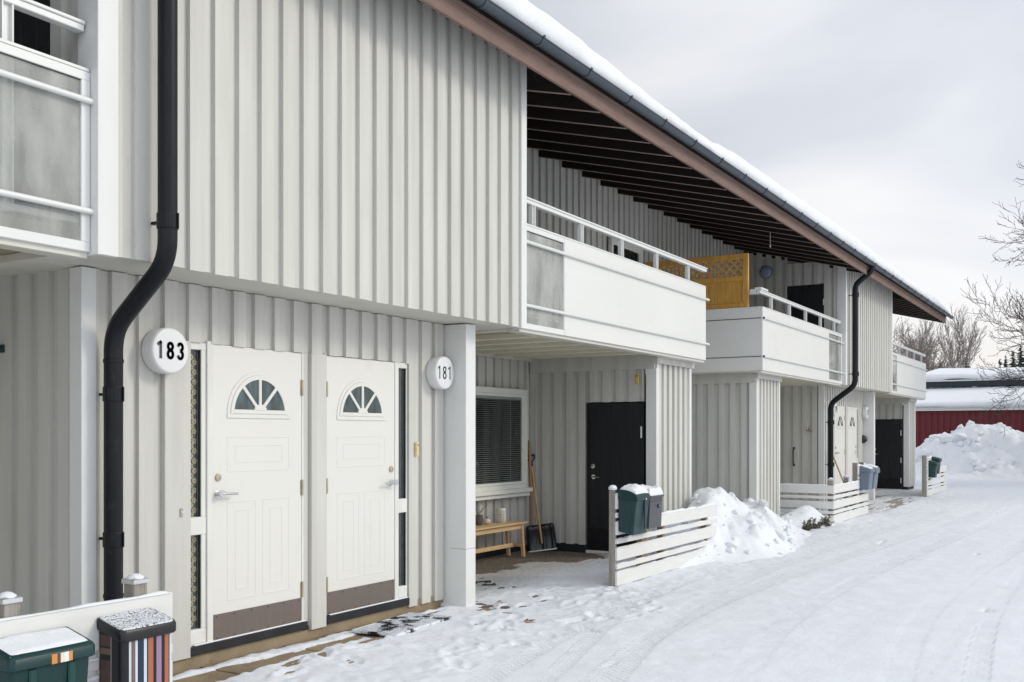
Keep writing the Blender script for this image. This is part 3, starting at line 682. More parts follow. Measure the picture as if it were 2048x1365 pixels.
# ---- downpipes
def downpipe(x, lower_x, top):
    r = .056; yu, yl = 4.745, 5.245
    pts = []
    def bend(a, b, c, n=6, d=.12):
        a, b, c = map(Vector, (a, b, c)); p = b + (a - b).normalized() * d; q = b + (c - b).normalized() * d
        return [((1 - t) ** 2) * p + 2 * t * (1 - t) * b + t * t * q for t in [i / n for i in range(n + 1)]]
    P0 = (x, GY, GZ - .06); P1 = (x, GY, 4.93); P2 = (x, yu, 4.66); P3 = (x, yu, 2.60); P4 = (lower_x, yl, 2.23); P5 = (lower_x, yl, .10)
    path = [P0] + bend(P0, P1, P2, 6, .1) + bend(P1, P2, P3, 6, .1) + bend(P2, P3, P4, 7, .13) + bend(P3, P4, P5, 7, .13) + [P5]
    mb = MB(); mb.tube(path, r, 18); D = H('downpipe', mb, 'pipe', 0, True)
    for (px, py, z) in ((x, yu, 4.45), (x, yu, 2.83), (lower_x, yl, 1.84), (lower_x, yl, .96)):
        mb = MB(); mb.lathe([(r + .004, -.045), (r + .006, -.04), (r + .006, .04), (r + .004, .045)], (px, py, z), 'z', 18)
        mb.box(px + .015, px + .022, py - r - .016, py - r + .01, z - .044, z + .044); mb.box(px - .012, px + .012, py + r, py + r + .08, z - .008, z + .008)
        H('clamp', mb, 'pipe', parent=D)
    for z in (2.04, .62):
        mb = MB(); mb.lathe([(r + .001, -.012), (r + .004, -.010), (r + .004, .010), (r + .001, .012)], (lower_x, yl, z), 'z', 18); H('sleeve', mb, 'pipe', 0, True, parent=D)
    return D
downpipe(4.0, 4.015, 4.95)
downpipe(21.5, 21.52, 4.95)

# ================================================================== things fixed to or standing at the house
GLY = {
 '1': [[(-.020, .036), (.004, .050), (.004, -.050)]],
 '8': [[(.0 + .021 * math.cos(a), .026 + .021 * math.sin(a)) for a in np.linspace(0, 2 * math.pi, 17)], [(.0 + .023 * math.cos(a), -.024 + .024 * math.sin(a)) for a in np.linspace(0, 2 * math.pi, 17)]],
 '3': [[(.0 + .021 * math.cos(a), .026 + .022 * math.sin(a)) for a in np.linspace(R_(160), R_(-80), 12)], [(.0 + .022 * math.cos(a), -.024 + .024 * math.sin(a)) for a in np.linspace(R_(80), R_(-160), 12)]],
 '7': [[(-.022, .048), (.022, .048), (-.004, -.050)]],
 '9': [[(.0 + .022 * math.cos(a), .024 + .024 * math.sin(a)) for a in np.linspace(0, 2 * math.pi, 17)], [(.022, .024), (.020, -.012), (.010, -.036), (-.016, -.046)]],
}
def number_sign(x, z, text, w_, hs, label, dx=0.0, group='round house number lamps'):
    t = thing('number_sign', label, 'house number', (x, Y0, z), group)
    R = .150; yb, yf = Y0 - .016, Y0 - .126
    mb = MB(); mb.lathe([(R - .006, yb), (R - .002, yb - .01), (R, yf + .03), (R - .003, yf + .010), (R - .010, yf + .002), (R - .018, yf), (.0005, yf)], (x, 0, z), 'y', 48)
    obj('drum', mb, 'sign', t, 0, True)
    mb = MB(); adv = .080; n = len(text)
    for i, ch in enumerate(text):
        ox = x + dx + (i - (n - 1) / 2) * adv
        for st in GLY[ch]:
            pts = [(ox + a * hs, z + b * hs * 1.15) for a, b in st]
            for (p, q) in zip(pts, pts[1:]):
                d = Vector((q[0] - p[0], q[1] - p[1])); L_ = d.length; d.normalize(); nrm = Vector((-d.y, d.x)) * w_ / 2; ex = d * w_ * .28
                a = Vector(p) - ex; b = Vector(q) + ex
                mb.prism([tuple(a - nrm), tuple(b - nrm), tuple(b + nrm), tuple(a + nrm)], 'y', yf - .0025, yf - .0004)
    obj('digits', mb, 'ink', t)
    return t
number_sign(4.455, 2.135, '183', .0200, 0.87, 'round white drum lamp with bold black number 183', dx=-.008)
number_sign(7.53, 2.15, '181', .0120, 0.94, 'round white drum lamp with thin black number 181 beside the white pillar', dx=-.012)
number_sign(21.98, 2.12, '179', .0195, 0.98, 'far round white drum lamp half hidden behind the black downpipe')
number_sign(25.13, 2.10, '177', .0195, 0.98, 'far round white drum lamp on the wall right of the distant white doors')

t = thing('thermometer', 'small yellow thermometer box above the black storage door', 'thermometer', (12.03, 5.375, 2.24))
mb = MB(); mb.box(12.012, 12.034, 5.355, 5.395, 2.245, 2.375); obj('case', mb, 'yellow', t, .004)
mb = MB(); mb.box(12.009, 12.0119, 5.362, 5.388, 2.335, 2.352); obj('display', mb, 'darkbit', t)
t = thing('doorbell', 'slim ivory doorbell right of the second white door', 'doorbell', (7.24, 5.35, 1.40))
mb = MB(); mb.box(7.215, 7.25, Y0 - .04, Y0 - .013, 1.405, 1.525); obj('case', mb, 'ivory', t, .004)
mb = MB(); mb.lathe([(.006, -.004), (.006, 0)], (7.232, Y0 - .040, 1.50), 'y', 10); obj('button', mb, 'darkbit', t)
t = thing('doorbell', 'tiny metal bell push on the board left of door 183', 'doorbell', (4.62, 5.35, 1.05))
mb = MB(); mb.box(4.612, 4.634, Y0 - .030, Y0 - .0225, 1.05, 1.104); obj('plate', mb, 'brass', t, .002)
mb = MB(); mb.lathe([(.005, -.006), (.008, 0)], (4.623, Y0 - .030, 1.08), 'y', 10); obj('button', mb, 'ceramic', t)
t = thing('wall_lamp', 'flat round pale lamp on the upstairs wall behind the pine screen', 'lamp', (21.2, 6.5, 5.02))
mb = MB(); mb.lathe([(.0005, -.075), (.08, -.07), (.115, -.055), (.125, -.04)], (21.19, 6.5, 5.02), 'x', 28); obj('diffuser', mb, 'sheet', t, 0, True)
mb = MB(); mb.lathe([(.13, -.04), (.135, -.03), (.135, 0)], (21.19, 6.5, 5.02), 'x', 28); obj('base', mb, 'mgrey', t, 0, True)
t = thing('coat_hook', 'brass double hook on the shaded grey side wall near the far downpipe', 'hook', (21.37, 5.66, 1.68))
mb = MB(); mb.tube([(21.37, 5.66, 1.72), (21.32, 5.66, 1.66), (21.29, 5.66, 1.68), (21.28, 5.67, 1.73)], .014, 8); mb.tube([(21.37, 5.66, 1.68), (21.33, 5.60, 1.64), (21.31, 5.58, 1.67)], .012, 8)
obj('hook', mb, 'brass', t, 0, True)
t = thing('coat_hook', 'greenish hook on the dark side wall at the left picture edge', 'hook', (3.87, 6.17, 2.13))
mb = MB(); mb.tube([(3.87, 6.16, 2.16), (3.83, 6.16, 2.13), (3.81, 6.15, 2.14), (3.80, 6.14, 2.17)], .009, 8); mb.box(3.87, 3.884, 6.14, 6.19, 2.12, 2.17)
obj('hook', mb, 'mgreen2', t, 0, True)
mb = MB(); mb.tube([(21.37, 5.97, .95), (21.32, 5.97, .97), (21.32, 5.97, 1.27), (21.37, 5.97, 1.29)], .012, 8); mb.box(21.37, 21.383, 5.95, 5.99, .92, .97); mb.box(21.37, 21.383, 5.95, 5.99, 1.27, 1.32)
H('pull_handle', mb, 'darkbit', 0, True)
t = thing('wall_spot', 'small black half-round fitting on the wall under the far number lamp', 'lamp', (25.18, 5.2, 1.45))
mb = MB(); mb.lathe([(.0005, -.10), (.05, -.09), (.085, -.05), (.10, -.01)], (25.10, 5.362, 1.47), 'y', 18); obj('housing', mb, 'darkbit', t, 0, True)
mb = MB(); mb.lathe([(.104, -.012), (.104, .0)], (25.10, 5.362, 1.47), 'y', 18); obj('base', mb, 'mgrey', t)

mb = MB(); mb.tube([(17.0, 5.15, 5.02), (17.002, 5.151, 4.80)], .005, 6); mb.lathe([(.004, 4.815), (.014, 4.79), (.014, 4.77), (.004, 4.76)], (17.002, 5.151, 0), 'z', 10)
H('pull_cord', mb, 'trim', 0, True)
# privacy screen of yellow pine on the second balcony
t = thing('privacy_screen', 'yellow pine lattice screen standing on the second balcony', 'screen', (15.9, 6.0, 2.75))
xs, ya, yb, za, zb = 15.90, 5.17, 6.95, 3.0, 4.50
mb = MB(); mb.box(xs - .03, xs + .03, ya, ya + .09, za, zb); mb.box(xs - .03, xs + .03, yb - .09, yb, za, zb)
mb.box(xs - .031, xs + .029, ya + .0905, yb - .0905, zb - .09, zb - .001); mb.box(xs - .031, xs + .029, ya + .0905, yb - .0905, 4.06, 4.14)
mb.box(xs - .036, xs + .028, ya + .0905, yb - .0905, 3.60, 3.70)
obj('frame', mb, 'pine', t, .004)
mb = MB(); y = ya + .09
while y < yb - .1:
    mb.box(xs - .008 + random.uniform(-.002, .002), xs + .012, y + .001, min(y + .094, yb - .091), za, 4.06); y += .096
obj('board_panel', mb, 'pine', t, .003)
mb = MB(); hgt = 4.41 - 4.14; y0, y1 = ya + .09, yb - .09
for sgn in (1, -1):
    c = y0 - hgt - .05
    while c < y1 + .05:
        a = (c, 4.14) if sgn > 0 else (c + hgt, 4.14); b = (c + hgt, 4.41) if sgn > 0 else (c, 4.41)
        # clip to the frame
        pts = [a, b]; (u0, v0), (u1, v1) = a, b; t0, t1 = 0, 1
        for lim, sg in ((y0, 1), (y1, -1)):
            f0, f1 = sg * (u0 - lim), sg * (u1 - lim)
            if f0 < 0 and f1 < 0: t1 = -1
            elif f0 < 0: t0 = max(t0, f0 / (f0 - f1))
            elif f1 < 0: t1 = min(t1, f0 / (f0 - f1))
        if t1 - t0 > .06:
            p = (u0 + (u1 - u0) * t0, v0 + (v1 - v0) * t0); q = (u0 + (u1 - u0) * t1, v0 + (v1 - v0) * t1)
            d = Vector((q[0] - p[0], q[1] - p[1])).normalized(); n_ = Vector((-d.y, d.x)) * .0155
            xx = xs - .010 if sgn > 0 else xs + .001
            mb.prism([(p[0] - n_.x, p[1] - n_.y), (q[0] - n_.x, q[1] - n_.y), (q[0] + n_.x, q[1] + n_.y), (p[0] + n_.x, p[1] + n_.y)], 'x', xx, xx + .0105)
        c += .135
obj('lattice', mb, 'pine', t)

# ---- bench with its ornaments, shovel and broom in the recess
GZR = .035
t = thing('bench', 'light birch bench standing under the window', 'bench', (10.55, 6.75, GZR))
bx0, bx1, by0, by1, zt = 9.95, 11.25, 6.55, 6.86, .475
mb = MB(); mb.box(bx0, bx1, by0, by1, zt - .022, zt); obj('seat', mb, 'birch', t, .004)
mb = MB(); mb.box(bx0 + .09, bx1 - .09, by0 + .035, by0 + .055, zt - .085, zt - .0225); mb.box(bx0 + .09, bx1 - .09, by1 - .055, by1 - .035, zt - .085, zt - .0225)
mb.box(bx0 + .09, bx0 + .11, by0 + .056, by1 - .056, zt - .085, zt - .0225); mb.box(bx1 - .11, bx1 - .09, by0 + .056, by1 - .056, zt - .085, zt - .0225)
obj('apron', mb, 'birch', t, .002)
for sx_, xx in ((-1, bx0 + .10), (1, bx1 - .10)):
    for sy_, yy in ((-1, by0 + .045), (1, by1 - .045)):
        mb = MB(); u = .021; dx, dy = sx_ * .05, sy_ * .0
        top = zt - .023
        mb.add([(xx - u, yy - u, top), (xx + u, yy - u, top), (xx + u, yy + u, top), (xx - u, yy + u, top), (xx - u + dx, yy - u + dy, GZR - .01), (xx + u + dx, yy - u + dy, GZR - .01), (xx + u + dx, yy + u + dy, GZR - .01), (xx - u + dx, yy + u + dy, GZR - .01)],
               [(0, 1, 2, 3), (4, 5, 6, 7), (0, 1, 5, 4), (1, 2, 6, 5), (2, 3, 7, 6), (3, 0, 4, 7)]); obj('leg', mb, 'birch', t, .003)
mb = MB(); mb.box(bx0 + .13, bx1 - .13, 6.695, 6.715, .155, .205)
for xx in (bx0 + .07, bx1 - .09): mb.box(xx, xx + .022, by0 + .06, by1 - .06, .155, .20)
obj('stretcher', mb, 'birch', t, .002)

t = thing('lantern', 'white pierced ceramic lantern on the birch bench', 'lantern', (10.93, 6.76, zt))
mb = MB(); cx_, cy_ = 10.93, 6.76; R, hh = .062, .185
nn, mm = 40, 18; vs = []; fs = []
for i in range(mm + 1):
    for j in range(nn):
        a = 2 * math.pi * j / nn; rr = R - (.012 if i in (0, mm) else 0.004 if i in (1, mm - 1) else 0); vs.append((cx_ + rr * math.cos(a), cy_ + rr * math.sin(a), zt + .001 + hh * i / mm))
for i in range(mm):
    for j in range(nn):
        if 2 <= i <= mm - 3 and (i + (j // 1)) % 2 == 0 and (j % 2 == 0): continue
        fs.append((i * nn + j, i * nn + (j + 1) % nn, (i + 1) * nn + (j + 1) % nn, (i + 1) * nn + j))
mb.add(vs, fs); obj('shell', mb, 'ceramic', t, 0, True)
mb = MB(); mb.lathe([(.03, zt + .003), (.03, zt + .12)], (cx_, cy_, 0), 'z', 14); obj('inner_glass', mb, 'potd', t)
t = thing('pumpkin', 'small pale ribbed pumpkin on the birch bench', 'pumpkin', (10.62, 6.78, zt))
mb = MB(); cx_, cy_ = 10.62, 6.78; vs = []; fs = []; nn, mm = 36, 10
for i in range(mm + 1):
    ph = math.pi * i / mm
    for j in range(nn):
        a = 2 * math.pi * j / nn; rr = .052 * (math.sin(ph) ** .8 + .02) * (1 - .13 * (abs(math.cos(a * 4.5)) ** 6)); vs.append((cx_ + rr * math.cos(a), cy_ + rr * math.sin(a), zt + .036 - .036 * math.cos(ph)))
for i in range(mm):
    for j in range(nn): fs.append((i * nn + j, i * nn + (j + 1) % nn, (i + 1) * nn + (j + 1) % nn, (i + 1) * nn + j))
mb.add(vs, fs); obj('body', mb, 'pumpkin', t, 0, True)
mb = MB(); mb.tube([(cx_, cy_, zt + .068), (cx_ + .004, cy_, zt + .085), (cx_ + .014, cy_ - .004, zt + .096)], [.008, .006, .005], 7); obj('stem', mb, 'potd', t)
t = thing('twig_pot', 'dark pot holding bare twigs on the bench behind the white pillar', 'pot', (10.47, 6.80, zt))
mb = MB(); mb.lathe([(.038, zt + .001), (.05, zt + .03), (.055, zt + .09), (.048, zt + .125), (.044, zt + .125), (.046, zt + .09)], (10.47, 6.80, 0), 'z', 20); obj('pot', mb, 'potd', t, 0, True)
mb = MB(); random.seed(5)
for i in range(9):
    a = random.uniform(0, 6.28); p = Vector((10.47, 6.80, zt + .10)); d = Vector((math.cos(a) * .5, math.sin(a) * .35, 1)).normalized(); pts = [p]
    for k in range(4): p = p + d * .055; d = (d + Vector((random.uniform(-.3, .5), random.uniform(-.3, .3), -.22))).normalized(); pts.append(p)
    mb.tube(pts, [.003, .0025, .002, .0015, .001], 5)
obj('twigs', mb, 'bark2', t)

def frame_of(o, w_, u):
    """matrix with local x = width, z = up along the tool, y = normal"""
    u = Vector(u).normalized(); w_ = Vector(w_); w_ = (w_ - u * w_.dot(u)).normalized(); n = u.cross(w_).normalized()
    m = Matrix(((w_.x, n.x, u.x, o[0]), (w_.y, n.y, u.y, o[1]), (w_.z, n.z, u.z, o[2]), (0, 0, 0, 1))); return m
t = thing('snow_shovel', 'black snow shovel with wooden shaft and D grip leaning in the corner', 'shovel', (11.83, 6.66, GZR))
base = Vector((11.82, 6.655, GZR + .005)); topp = Vector((11.985, 6.945, 1.30))
T = frame_of(base, (.52, -.85, 0), topp - base)
mb = MB(); nw, nh = 28, 14; wB, hB = .40, .355; vs = []
for i in range(nh + 1):
    v = i / nh
    for j in range(nw + 1):
        u = j / nw * 2 - 1
        half = wB / 2 * (1 - .04 * v); 
        zz = v * hB - (.0 if v < .85 else (v - .85) / .15 * .035 * max(0, (abs(u) - .86) / .14) ** 1.5)
        bow = .065 * (1 - (v * 1.15 - .15) ** 2) * -1 + .018 * u * u
        rib = .010 * max(0, 1 - abs(((abs(u) * 2.6 + .5) % 1) - .5) / .16)
        cen = -.022 * max(0, 1 - abs(u) / .09)
        edge = -.030 * max(0, (abs(u) - .90) / .10)
        lip = -.03 * max(0, (v - .9) / .1)
        vs.append(T @ Vector((u * half, -(bow + rib + cen + edge + lip), zz)))
fs = [(i * (nw + 1) + j, i * (nw + 1) + j + 1, (i + 1) * (nw + 1) + j + 1, (i + 1) * (nw + 1) + j) for i in range(nh) for j in range(nw)]
mb.add(vs, fs); bl = obj('blade', mb, 'blade', t, 0, True); md = bl.modifiers.new('thick', 'SOLIDIFY'); md.thickness = .004
mb = MB(); mb.box(-.19, .19, -.007, .003, -.004, .012, tf=T); obj('edge_strip', mb, 'alu', t, .001)
Lh = (topp - base).length
mb = MB(); mb.tube([T @ Vector((0, .028, .10)), T @ Vector((0, .022, .36)), T @ Vector((0, .012, Lh - .135))], [.014, .0165, .0155], 12); obj('shaft', mb, 'shaft', t, 0, True)
mb = MB(); h0 = Lh - .15
mb.tube([T @ Vector((0, .012, h0)), T @ Vector((0, .012, h0 + .06))], .018, 10)
mb.tube([T @ Vector(p) for p in ((0, .012, h0 + .055), (-.03, .012, h0 + .085), (-.053, .012, h0 + .115), (-.056, .012, h0 + .155))], .009, 8)
mb.tube([T @ Vector(p) for p in ((0, .012, h0 + .055), (.03, .012, h0 + .085), (.053, .012, h0 + .115), (.056, .012, h0 + .155))], .009, 8)
mb.tube([T @ Vector((-.064, .012, h0 + .155)), T @ Vector((.064, .012, h0 + .155))], .013, 10)
obj('grip', mb, 'darkbit', t, 0, True)
t = thing('broom', 'old broom with thick wooden shaft standing behind the black shovel', 'broom', (11.9, 6.92, GZR))
b0 = Vector((11.90, 6.86, .10)); b1 = Vector((11.965, 6.955, 1.52))
mb = MB(); mb.tube([b0, b0.lerp(b1, .5), b0.lerp(b1, .9), b0.lerp(b1, .97), b1], [.015, .018, .021, .018, .006], 12); obj('shaft', mb, 'shaftd', t, 0, True)
mb = MB(); mb.box(11.80, 11.93, 6.84, 6.96, .09, .13); obj('head', mb, 'shaftd', t, .006)
mb = MB(); random.seed(9)
for i in range(130):
    x, y = random.uniform(11.80, 11.93), random.uniform(6.84, 6.96); dx = (x - 11.865) * .35 + random.uniform(-.01, .01)
    mb.tube([(x, y, .092), (x + dx, y + random.uniform(-.02, .01), GZR - .005)], [.003, .0022], 4, cap=False)
obj('bristles', mb, 'bristle', t)
t = thing('broom', 'far broom whose pale stick leans against the distant white door', 'broom', (22.2, 5.1, .03))
mb = MB(); mb.tube([(22.27, 4.98, .12), (21.66, 5.28, 1.26)], .016, 8); obj('shaft', mb, 'shaft', t, 0, True)
mb = MB(); mb.box(22.17, 22.37, 4.93, 5.03, .09, .14); obj('head', mb, 'shaftd', t, .006)
mb = MB()
for i in range(60):
    x, y = random.uniform(22.17, 22.37), random.uniform(4.93, 5.03); mb.tube([(x, y, .092), (x + random.uniform(-.02, .02), y, .01)], .004, 4, cap=False)
obj('bristles', mb, 'bristle', t)

# ================================================================== fences and letter boxes
def snow_lump(path_pts, wid, hgt, seed=0, res=.02):
    """a strip of settled snow lying along a straight top edge; returns MB. path_pts: (a, b) ends at top centre"""
    a, b = Vector(path_pts[0]), Vector(path_pts[1]); d = b - a; L_ = d.length; d.normalize(); n_ = d.cross(Vector((0, 0, 1))).normalized()
    k = max(4, int(L_ / res)); m = 6; vs = []; fs = []
    for i in range(k + 1):
        s = i / k * L_; h = hgt * (.45 + 1.1 * max(0, vnoise(np.array([s]), np.array([seed * 3.1]), 7, seed)[0])) * min(1, (s + .004) / .03, (L_ - s + .004) / .03)
        h *= 1.0 if vnoise(np.array([s]), np.array([seed * 5.7]), 3.2, seed + 4)[0] > .22 else .35
        wj = wid * (.9 + .25 * vnoise(np.array([s]), np.array([seed * 1.7]), 9, seed)[0])
        for j in range(m + 1):
            t = j / m * math.pi; p = a + d * s + n_ * (math.cos(t) * wj / 2) + Vector((0, 0, math.sin(t) * h - .002)); vs.append(p)
    for i in range(k):
        for j in range(m): fs.append((i * (m + 1) + j, i * (m + 1) + j + 1, (i + 1) * (m + 1) + j + 1, (i + 1) * (m + 1) + j))
    mb = MB(); mb.add(vs, fs); return mb
BZ = [(.04, .185), (.212, .262), (.30, .43), (.472, .522), (.563, .70)]
UP = [(.738, .79), (.828, .985)]
def fence_run(t, x0, x1, y, up=None, sd=0, cap=None, zs=0.0):
    """boards facing the street along X"""
    for i, (a, b) in enumerate(BZ):
        mb = MB(); mb.box(x0 + random.uniform(-.006, .006), x1 + random.uniform(-.01, .01), y, y + .028, a + zs, b + zs); obj('board', mb, 'fwhite', t, .004)
        obj('snow_cap', snow_lump(((x0 + .02, y + .014, b + zs), (x1 - .02, y + .014, b + zs)), .032, .009 if i < 4 else .022, sd + i), 'snow', t, 0, True)
    if up:
        for i, (a, b) in enumerate(UP):
            mb = MB(); mb.box(up[0], up[1], y + .001, y + .029, a + zs, b + zs); obj('board', mb, 'fwhite', t, .004)
        obj('snow_cap', snow_lump(((up[0], y + .014, UP[1][1] + zs), (up[1], y + .014, UP[1][1] + zs)), .04, .04, sd + 9), 'snow', t, 0, True)
def post(t, x, y, z1, m='fwood', w_=.07, cap=False):
    mb = MB(); mb.box(x - w_ / 2, x + w_ / 2, y, y + w_, -.1, z1); obj('post', mb, m, t, .004)
    if cap:
        mb = MB(); q = w_ / 2 + .008; mb.box(x - q, x + q, y - .008, y + w_ + .008, z1 - .012, z1 + .012)
        mb.add([(x - q, y - .008, z1 + .012), (x + q, y - .008, z1 + .012), (x + q, y + w_ + .008, z1 + .012), (x - q, y + w_ + .008, z1 + .012), (x, y + w_ / 2, z1 + .032)], [(0, 1, 4), (1, 2, 4), (2, 3, 4), (3, 0, 4)])
        obj('post_cap', mb, 'cap', t, .002)
        mb = MB(); mb.lathe([(q * .98, z1 + .010), (q * .85, z1 + .022), (q * .45, z1 + .036), (.001, z1 + .040)], (x, y + w_ / 2, 0), 'z', 14); obj('snow_cap', mb, 'snow', t, 0, True)

FG = 'low white slatted fences in front of the houses'
F1 = thing('fence', 'white slatted fence with raised end carrying the green and the graphite letter box', 'fence', (10.9, 4.46, 0), FG)
fence_run(F1, 9.43, 12.40, 4.44, (9.43, 10.26), 1)
post(F1, 9.45, 4.470, 1.03, 'fpost', .06)
for x in (10.15, 10.72, 12.1): post(F1, x, 4.47, .69)
post(F1, 10.22, 4.472, .97)
mb = MB(); mb.lathe([(.042, 1.025), (.046, 1.045), (.030, 1.068), (.001, 1.076)], (9.45, 4.50, 0), 'z', 16); obj('snow_cap', mb, 'snow', F1, 0, True)
mb = MB(); mb.lathe([(.05, .965), (.06, 1.0), (.04, 1.035), (.001, 1.05)], (10.22, 4.51, 0), 'z', 16); obj('snow_cap', mb, 'snow', F1, 0, True)

F2 = thing('fence', 'white slatted corner fence with a blue-grey letter box at its end', 'fence', (19, 4.4, 0), FG)
fence_run(F2, 17.88, 20.62, 4.30, (19.75, 20.4), 21)
for i, (a, b) in enumerate(BZ):
    mb = MB(); mb.box(17.85, 17.878, 4.30, 5.62, a, b); obj('board', mb, 'fwhite', F2, .004)
obj('snow_cap', snow_lump(((17.864, 4.32, .70), (17.864, 5.6, .70)), .034, .02, 31), 'snow', F2, 0, True)
for x in (17.96, 19.1): post(F2, x, 4.335, .80, 'fpost', .08, True)
for x in (19.80, 20.36): post(F2, x, 4.335, 1.05, 'fpost', .08)
F3 = thing('fence', 'far white slatted fence with two dark green letter boxes', 'fence', (28.5, 4.3, 0), FG)
fence_run(F3, 27.05, 30.3, 4.22, (27.05, 27.9), 41)
post(F3, 26.98, 4.235, 1.06, 'fpost', .10)
for x in (27.85, 29.9): post(F3, x, 4.252, 1.0 if x < 28 else .69)
mb = MB(); mb.lathe([(.05, .99), (.055, 1.02), (.03, 1.05), (.001, 1.06)], (27.85, 4.29, 0), 'z', 14); obj('snow_cap', mb, 'snow', F3, 0, True)
F0 = thing('fence', 'near white slatted fence at the lower left behind striped letter box', 'fence', (2.2, 4.46, 0), FG)
for i, (a, b) in enumerate([(.0, .10), (.14, .19), (.225, .36), (.40, .455), (.50, .735)]):
    mb = MB(); mb.box(.4, 3.79, 4.45, 4.478, a, b); obj('board', mb, 'fwhite', F0, .006)
    obj('snow_cap', snow_lump(((.42, 4.464, b), (3.77, 4.464, b)), .034, .014, 51 + i), 'snow', F0, 0, True)
mb = MB()
for x in (2.74, 3.62): mb.lathe([(.004, -.003), (.009, 0)], (x, 4.449, .668), 'y', 12)
obj('screw', mb, 'hinge', F0)
for x in (3.60, 2.87): post(F0, x, 4.48, .815, 'fpost', .085, True)

def boxpoly(w_, d, r, n=5):
    """rounded rectangle, back edge square at y=0, front at y=-d"""
    pts = [(-w_ / 2, 0)]
    for cx, s0 in ((-w_ / 2 + r, math.pi), (w_ / 2 - r, 1.5 * math.pi)):
        for i in range(n + 1):
            a = s0 + i / n * math.pi / 2; pts.append((cx + r * math.cos(a), -d + r + r * math.sin(a)))
    pts.append((w_ / 2, 0)); return pts
def loft(mb, rings, mi=0, caps=True):
    n = len(rings[0]); vs = [p for r in rings for p in r]; fs = []
    for i in range(len(rings) - 1):
        for j in range(n): fs.append((i * n + j, i * n + (j + 1) % n, (i + 1) * n + (j + 1) % n, (i + 1) * n + j))
    if caps: fs += [tuple(range(n - 1, -1, -1)), tuple(range((len(rings) - 1) * n, len(rings) * n))]
    mb.add(vs, fs, mi)
MG = 'letter boxes hung on the fences'
def letterbox(xc, yb, z0, z1, w_, d, body, lid, label, slope=.045, arch=.05, snow=.03, foot=.75, flag=None, r=.03):
    """plastic letter box: tapering bin, overhanging lid that drops to the front"""
    t = thing('letter_box', label, 'letter box', (xc, yb, z0), MG)
    mb = MB(); zl = z1 - arch - slope
    def R(wf, df, z, dz=0, off=0):
        return [(xc + x, yb - .004 + y, z + dz * (-y / max(df, 1e-6))) for x, y in boxpoly(wf, df, min(r, df * .3))]
    loft(mb, [R(w_ * .88, d * foot, z0), R(w_ * .90, d * foot * 1.01, z0 + .03), R(w_ * .95, d * .93, zl)])
    obj('body', mb, body, t, 0, True)
    mb = MB()
    loft(mb, [R(w_ * .99, d * 1.0, zl - .05, 0), R(w_ * 1.02, d * 1.03, zl - .045), R(w_ * 1.02, d * 1.03, zl), R(w_ * 1.0, d * 1.0, z1 - .012, -slope), R(w_ * .95, d * .93, z1, -slope)])
    obj('lid', mb, lid, t, 0, True)
    if snow:
        mb = MB(); nx, ny = 22, 12; vs = []
        for i in range(nx + 1):
            for j in range(ny + 1):
                u, v = i / nx, j / ny; e_ = min(u, 1 - u, v + .0, 1 - v); e_ = min(1, e_ / .14)
                x = xc - w_ * .47 + u * w_ * .94; y = yb - .004 - d * .92 * v
                nv = vnoise(np.array([x]), np.array([y]), 16, int(xc * 3))[0]; vs.append((x + (nv - .5) * .012, y, z1 - slope * v + snow * (e_ ** .5) * (.55 + .8 * nv) - .003))
        mb.add(vs, [(i * (ny + 1) + j, i * (ny + 1) + j + 1, (i + 1) * (ny + 1) + j + 1, (i + 1) * (ny + 1) + j) for i in range(nx) for j in range(ny)])
        obj('snow_cap', mb, 'snow', t, 0, True)
    return t
t = letterbox(2.925, 4.445, .14, .655, .44, .205, 'mgreen', 'mgreen', 'dark green letter box with orange sticker and snowy lid, lower left corner', .05, .02, .014, .8)
mb = MB(); yy = 4.445 - .004 - .205 * 1.03 - .0015
for a, b, mi in ((0, .028, 0), (.028, .045, 1), (.045, .066, 2), (.066, .088, 3), (.088, .108, 0)): mb.box(2.905 + a, 2.905 + b, yy, yy + .003, .538, .583, mi)
st = obj('sticker', mb, ['stk0', 'stk1', 'stk2', 'stk3'] if False else [mat('sticker_orange', (.62, .24, .06), .5), mat('sticker_dark', (.08, .06, .06), .5), mat('sticker_cream', (.70, .64, .48), .5), mat('sticker_white', (.72, .72, .74), .5)], t)
for a in (-.1, .1):
    mb = MB(); mb.box(2.925 + a - .02, 2.925 + a + .02, 4.445 - .20, 4.445 - .185, .14, .53); obj('groove', mb, mat('mailbox_groove', (.008, .05, .05), .5), t, .006)

# striped letter box
t = thing('letter_box', 'black letter box with coloured vertical stripes and snow-dusted lid, in front of the near fence', 'letter box', (3.475, 4.445, .1), MG)
xc, yb, w_, d = 3.477, 4.445, .345, .19
def RR(wf, df, z, drop=0): return [(xc + x, yb - .004 + y, z + drop * (y / .19)) for x, y in boxpoly(wf, df, .035)]
mb = MB(); loft(mb, [RR(w_ * .93, d * .93, .10), RR(w_ * .93, d * .93, .60)]); obj('body', mb, 'mblack', t, 0, True)
stripes = [(-.122, -.108, (.55, .60, .66)), (-.104, -.086, (.20, .11, .085)), (-.084, -.070, (.55, .66, .76)), (-.066, -.036, (.018, .03, .055)), (-.032, -.014, (.52, .64, .76)),
           (-.006, .026, (.40, .125, .065)), (.046, .078, (.30, .20, .31)), (.098, .124, (.40, .125, .065)), (.130, .142, (.55, .66, .76))]
mb = MB(); ms = []; yy = yb - .004 - d * .93 - .001
for i, (a, b, c) in enumerate(stripes): mb.box(xc + a, xc + b, yy, yy + .002, .105, .585, i); ms.append(mat('stripe_paint', c, .4, .03, 9))
obj('stripes', mb, ms, t)
mb = MB(); xx = xc - w_ * .93 / 2 - .001
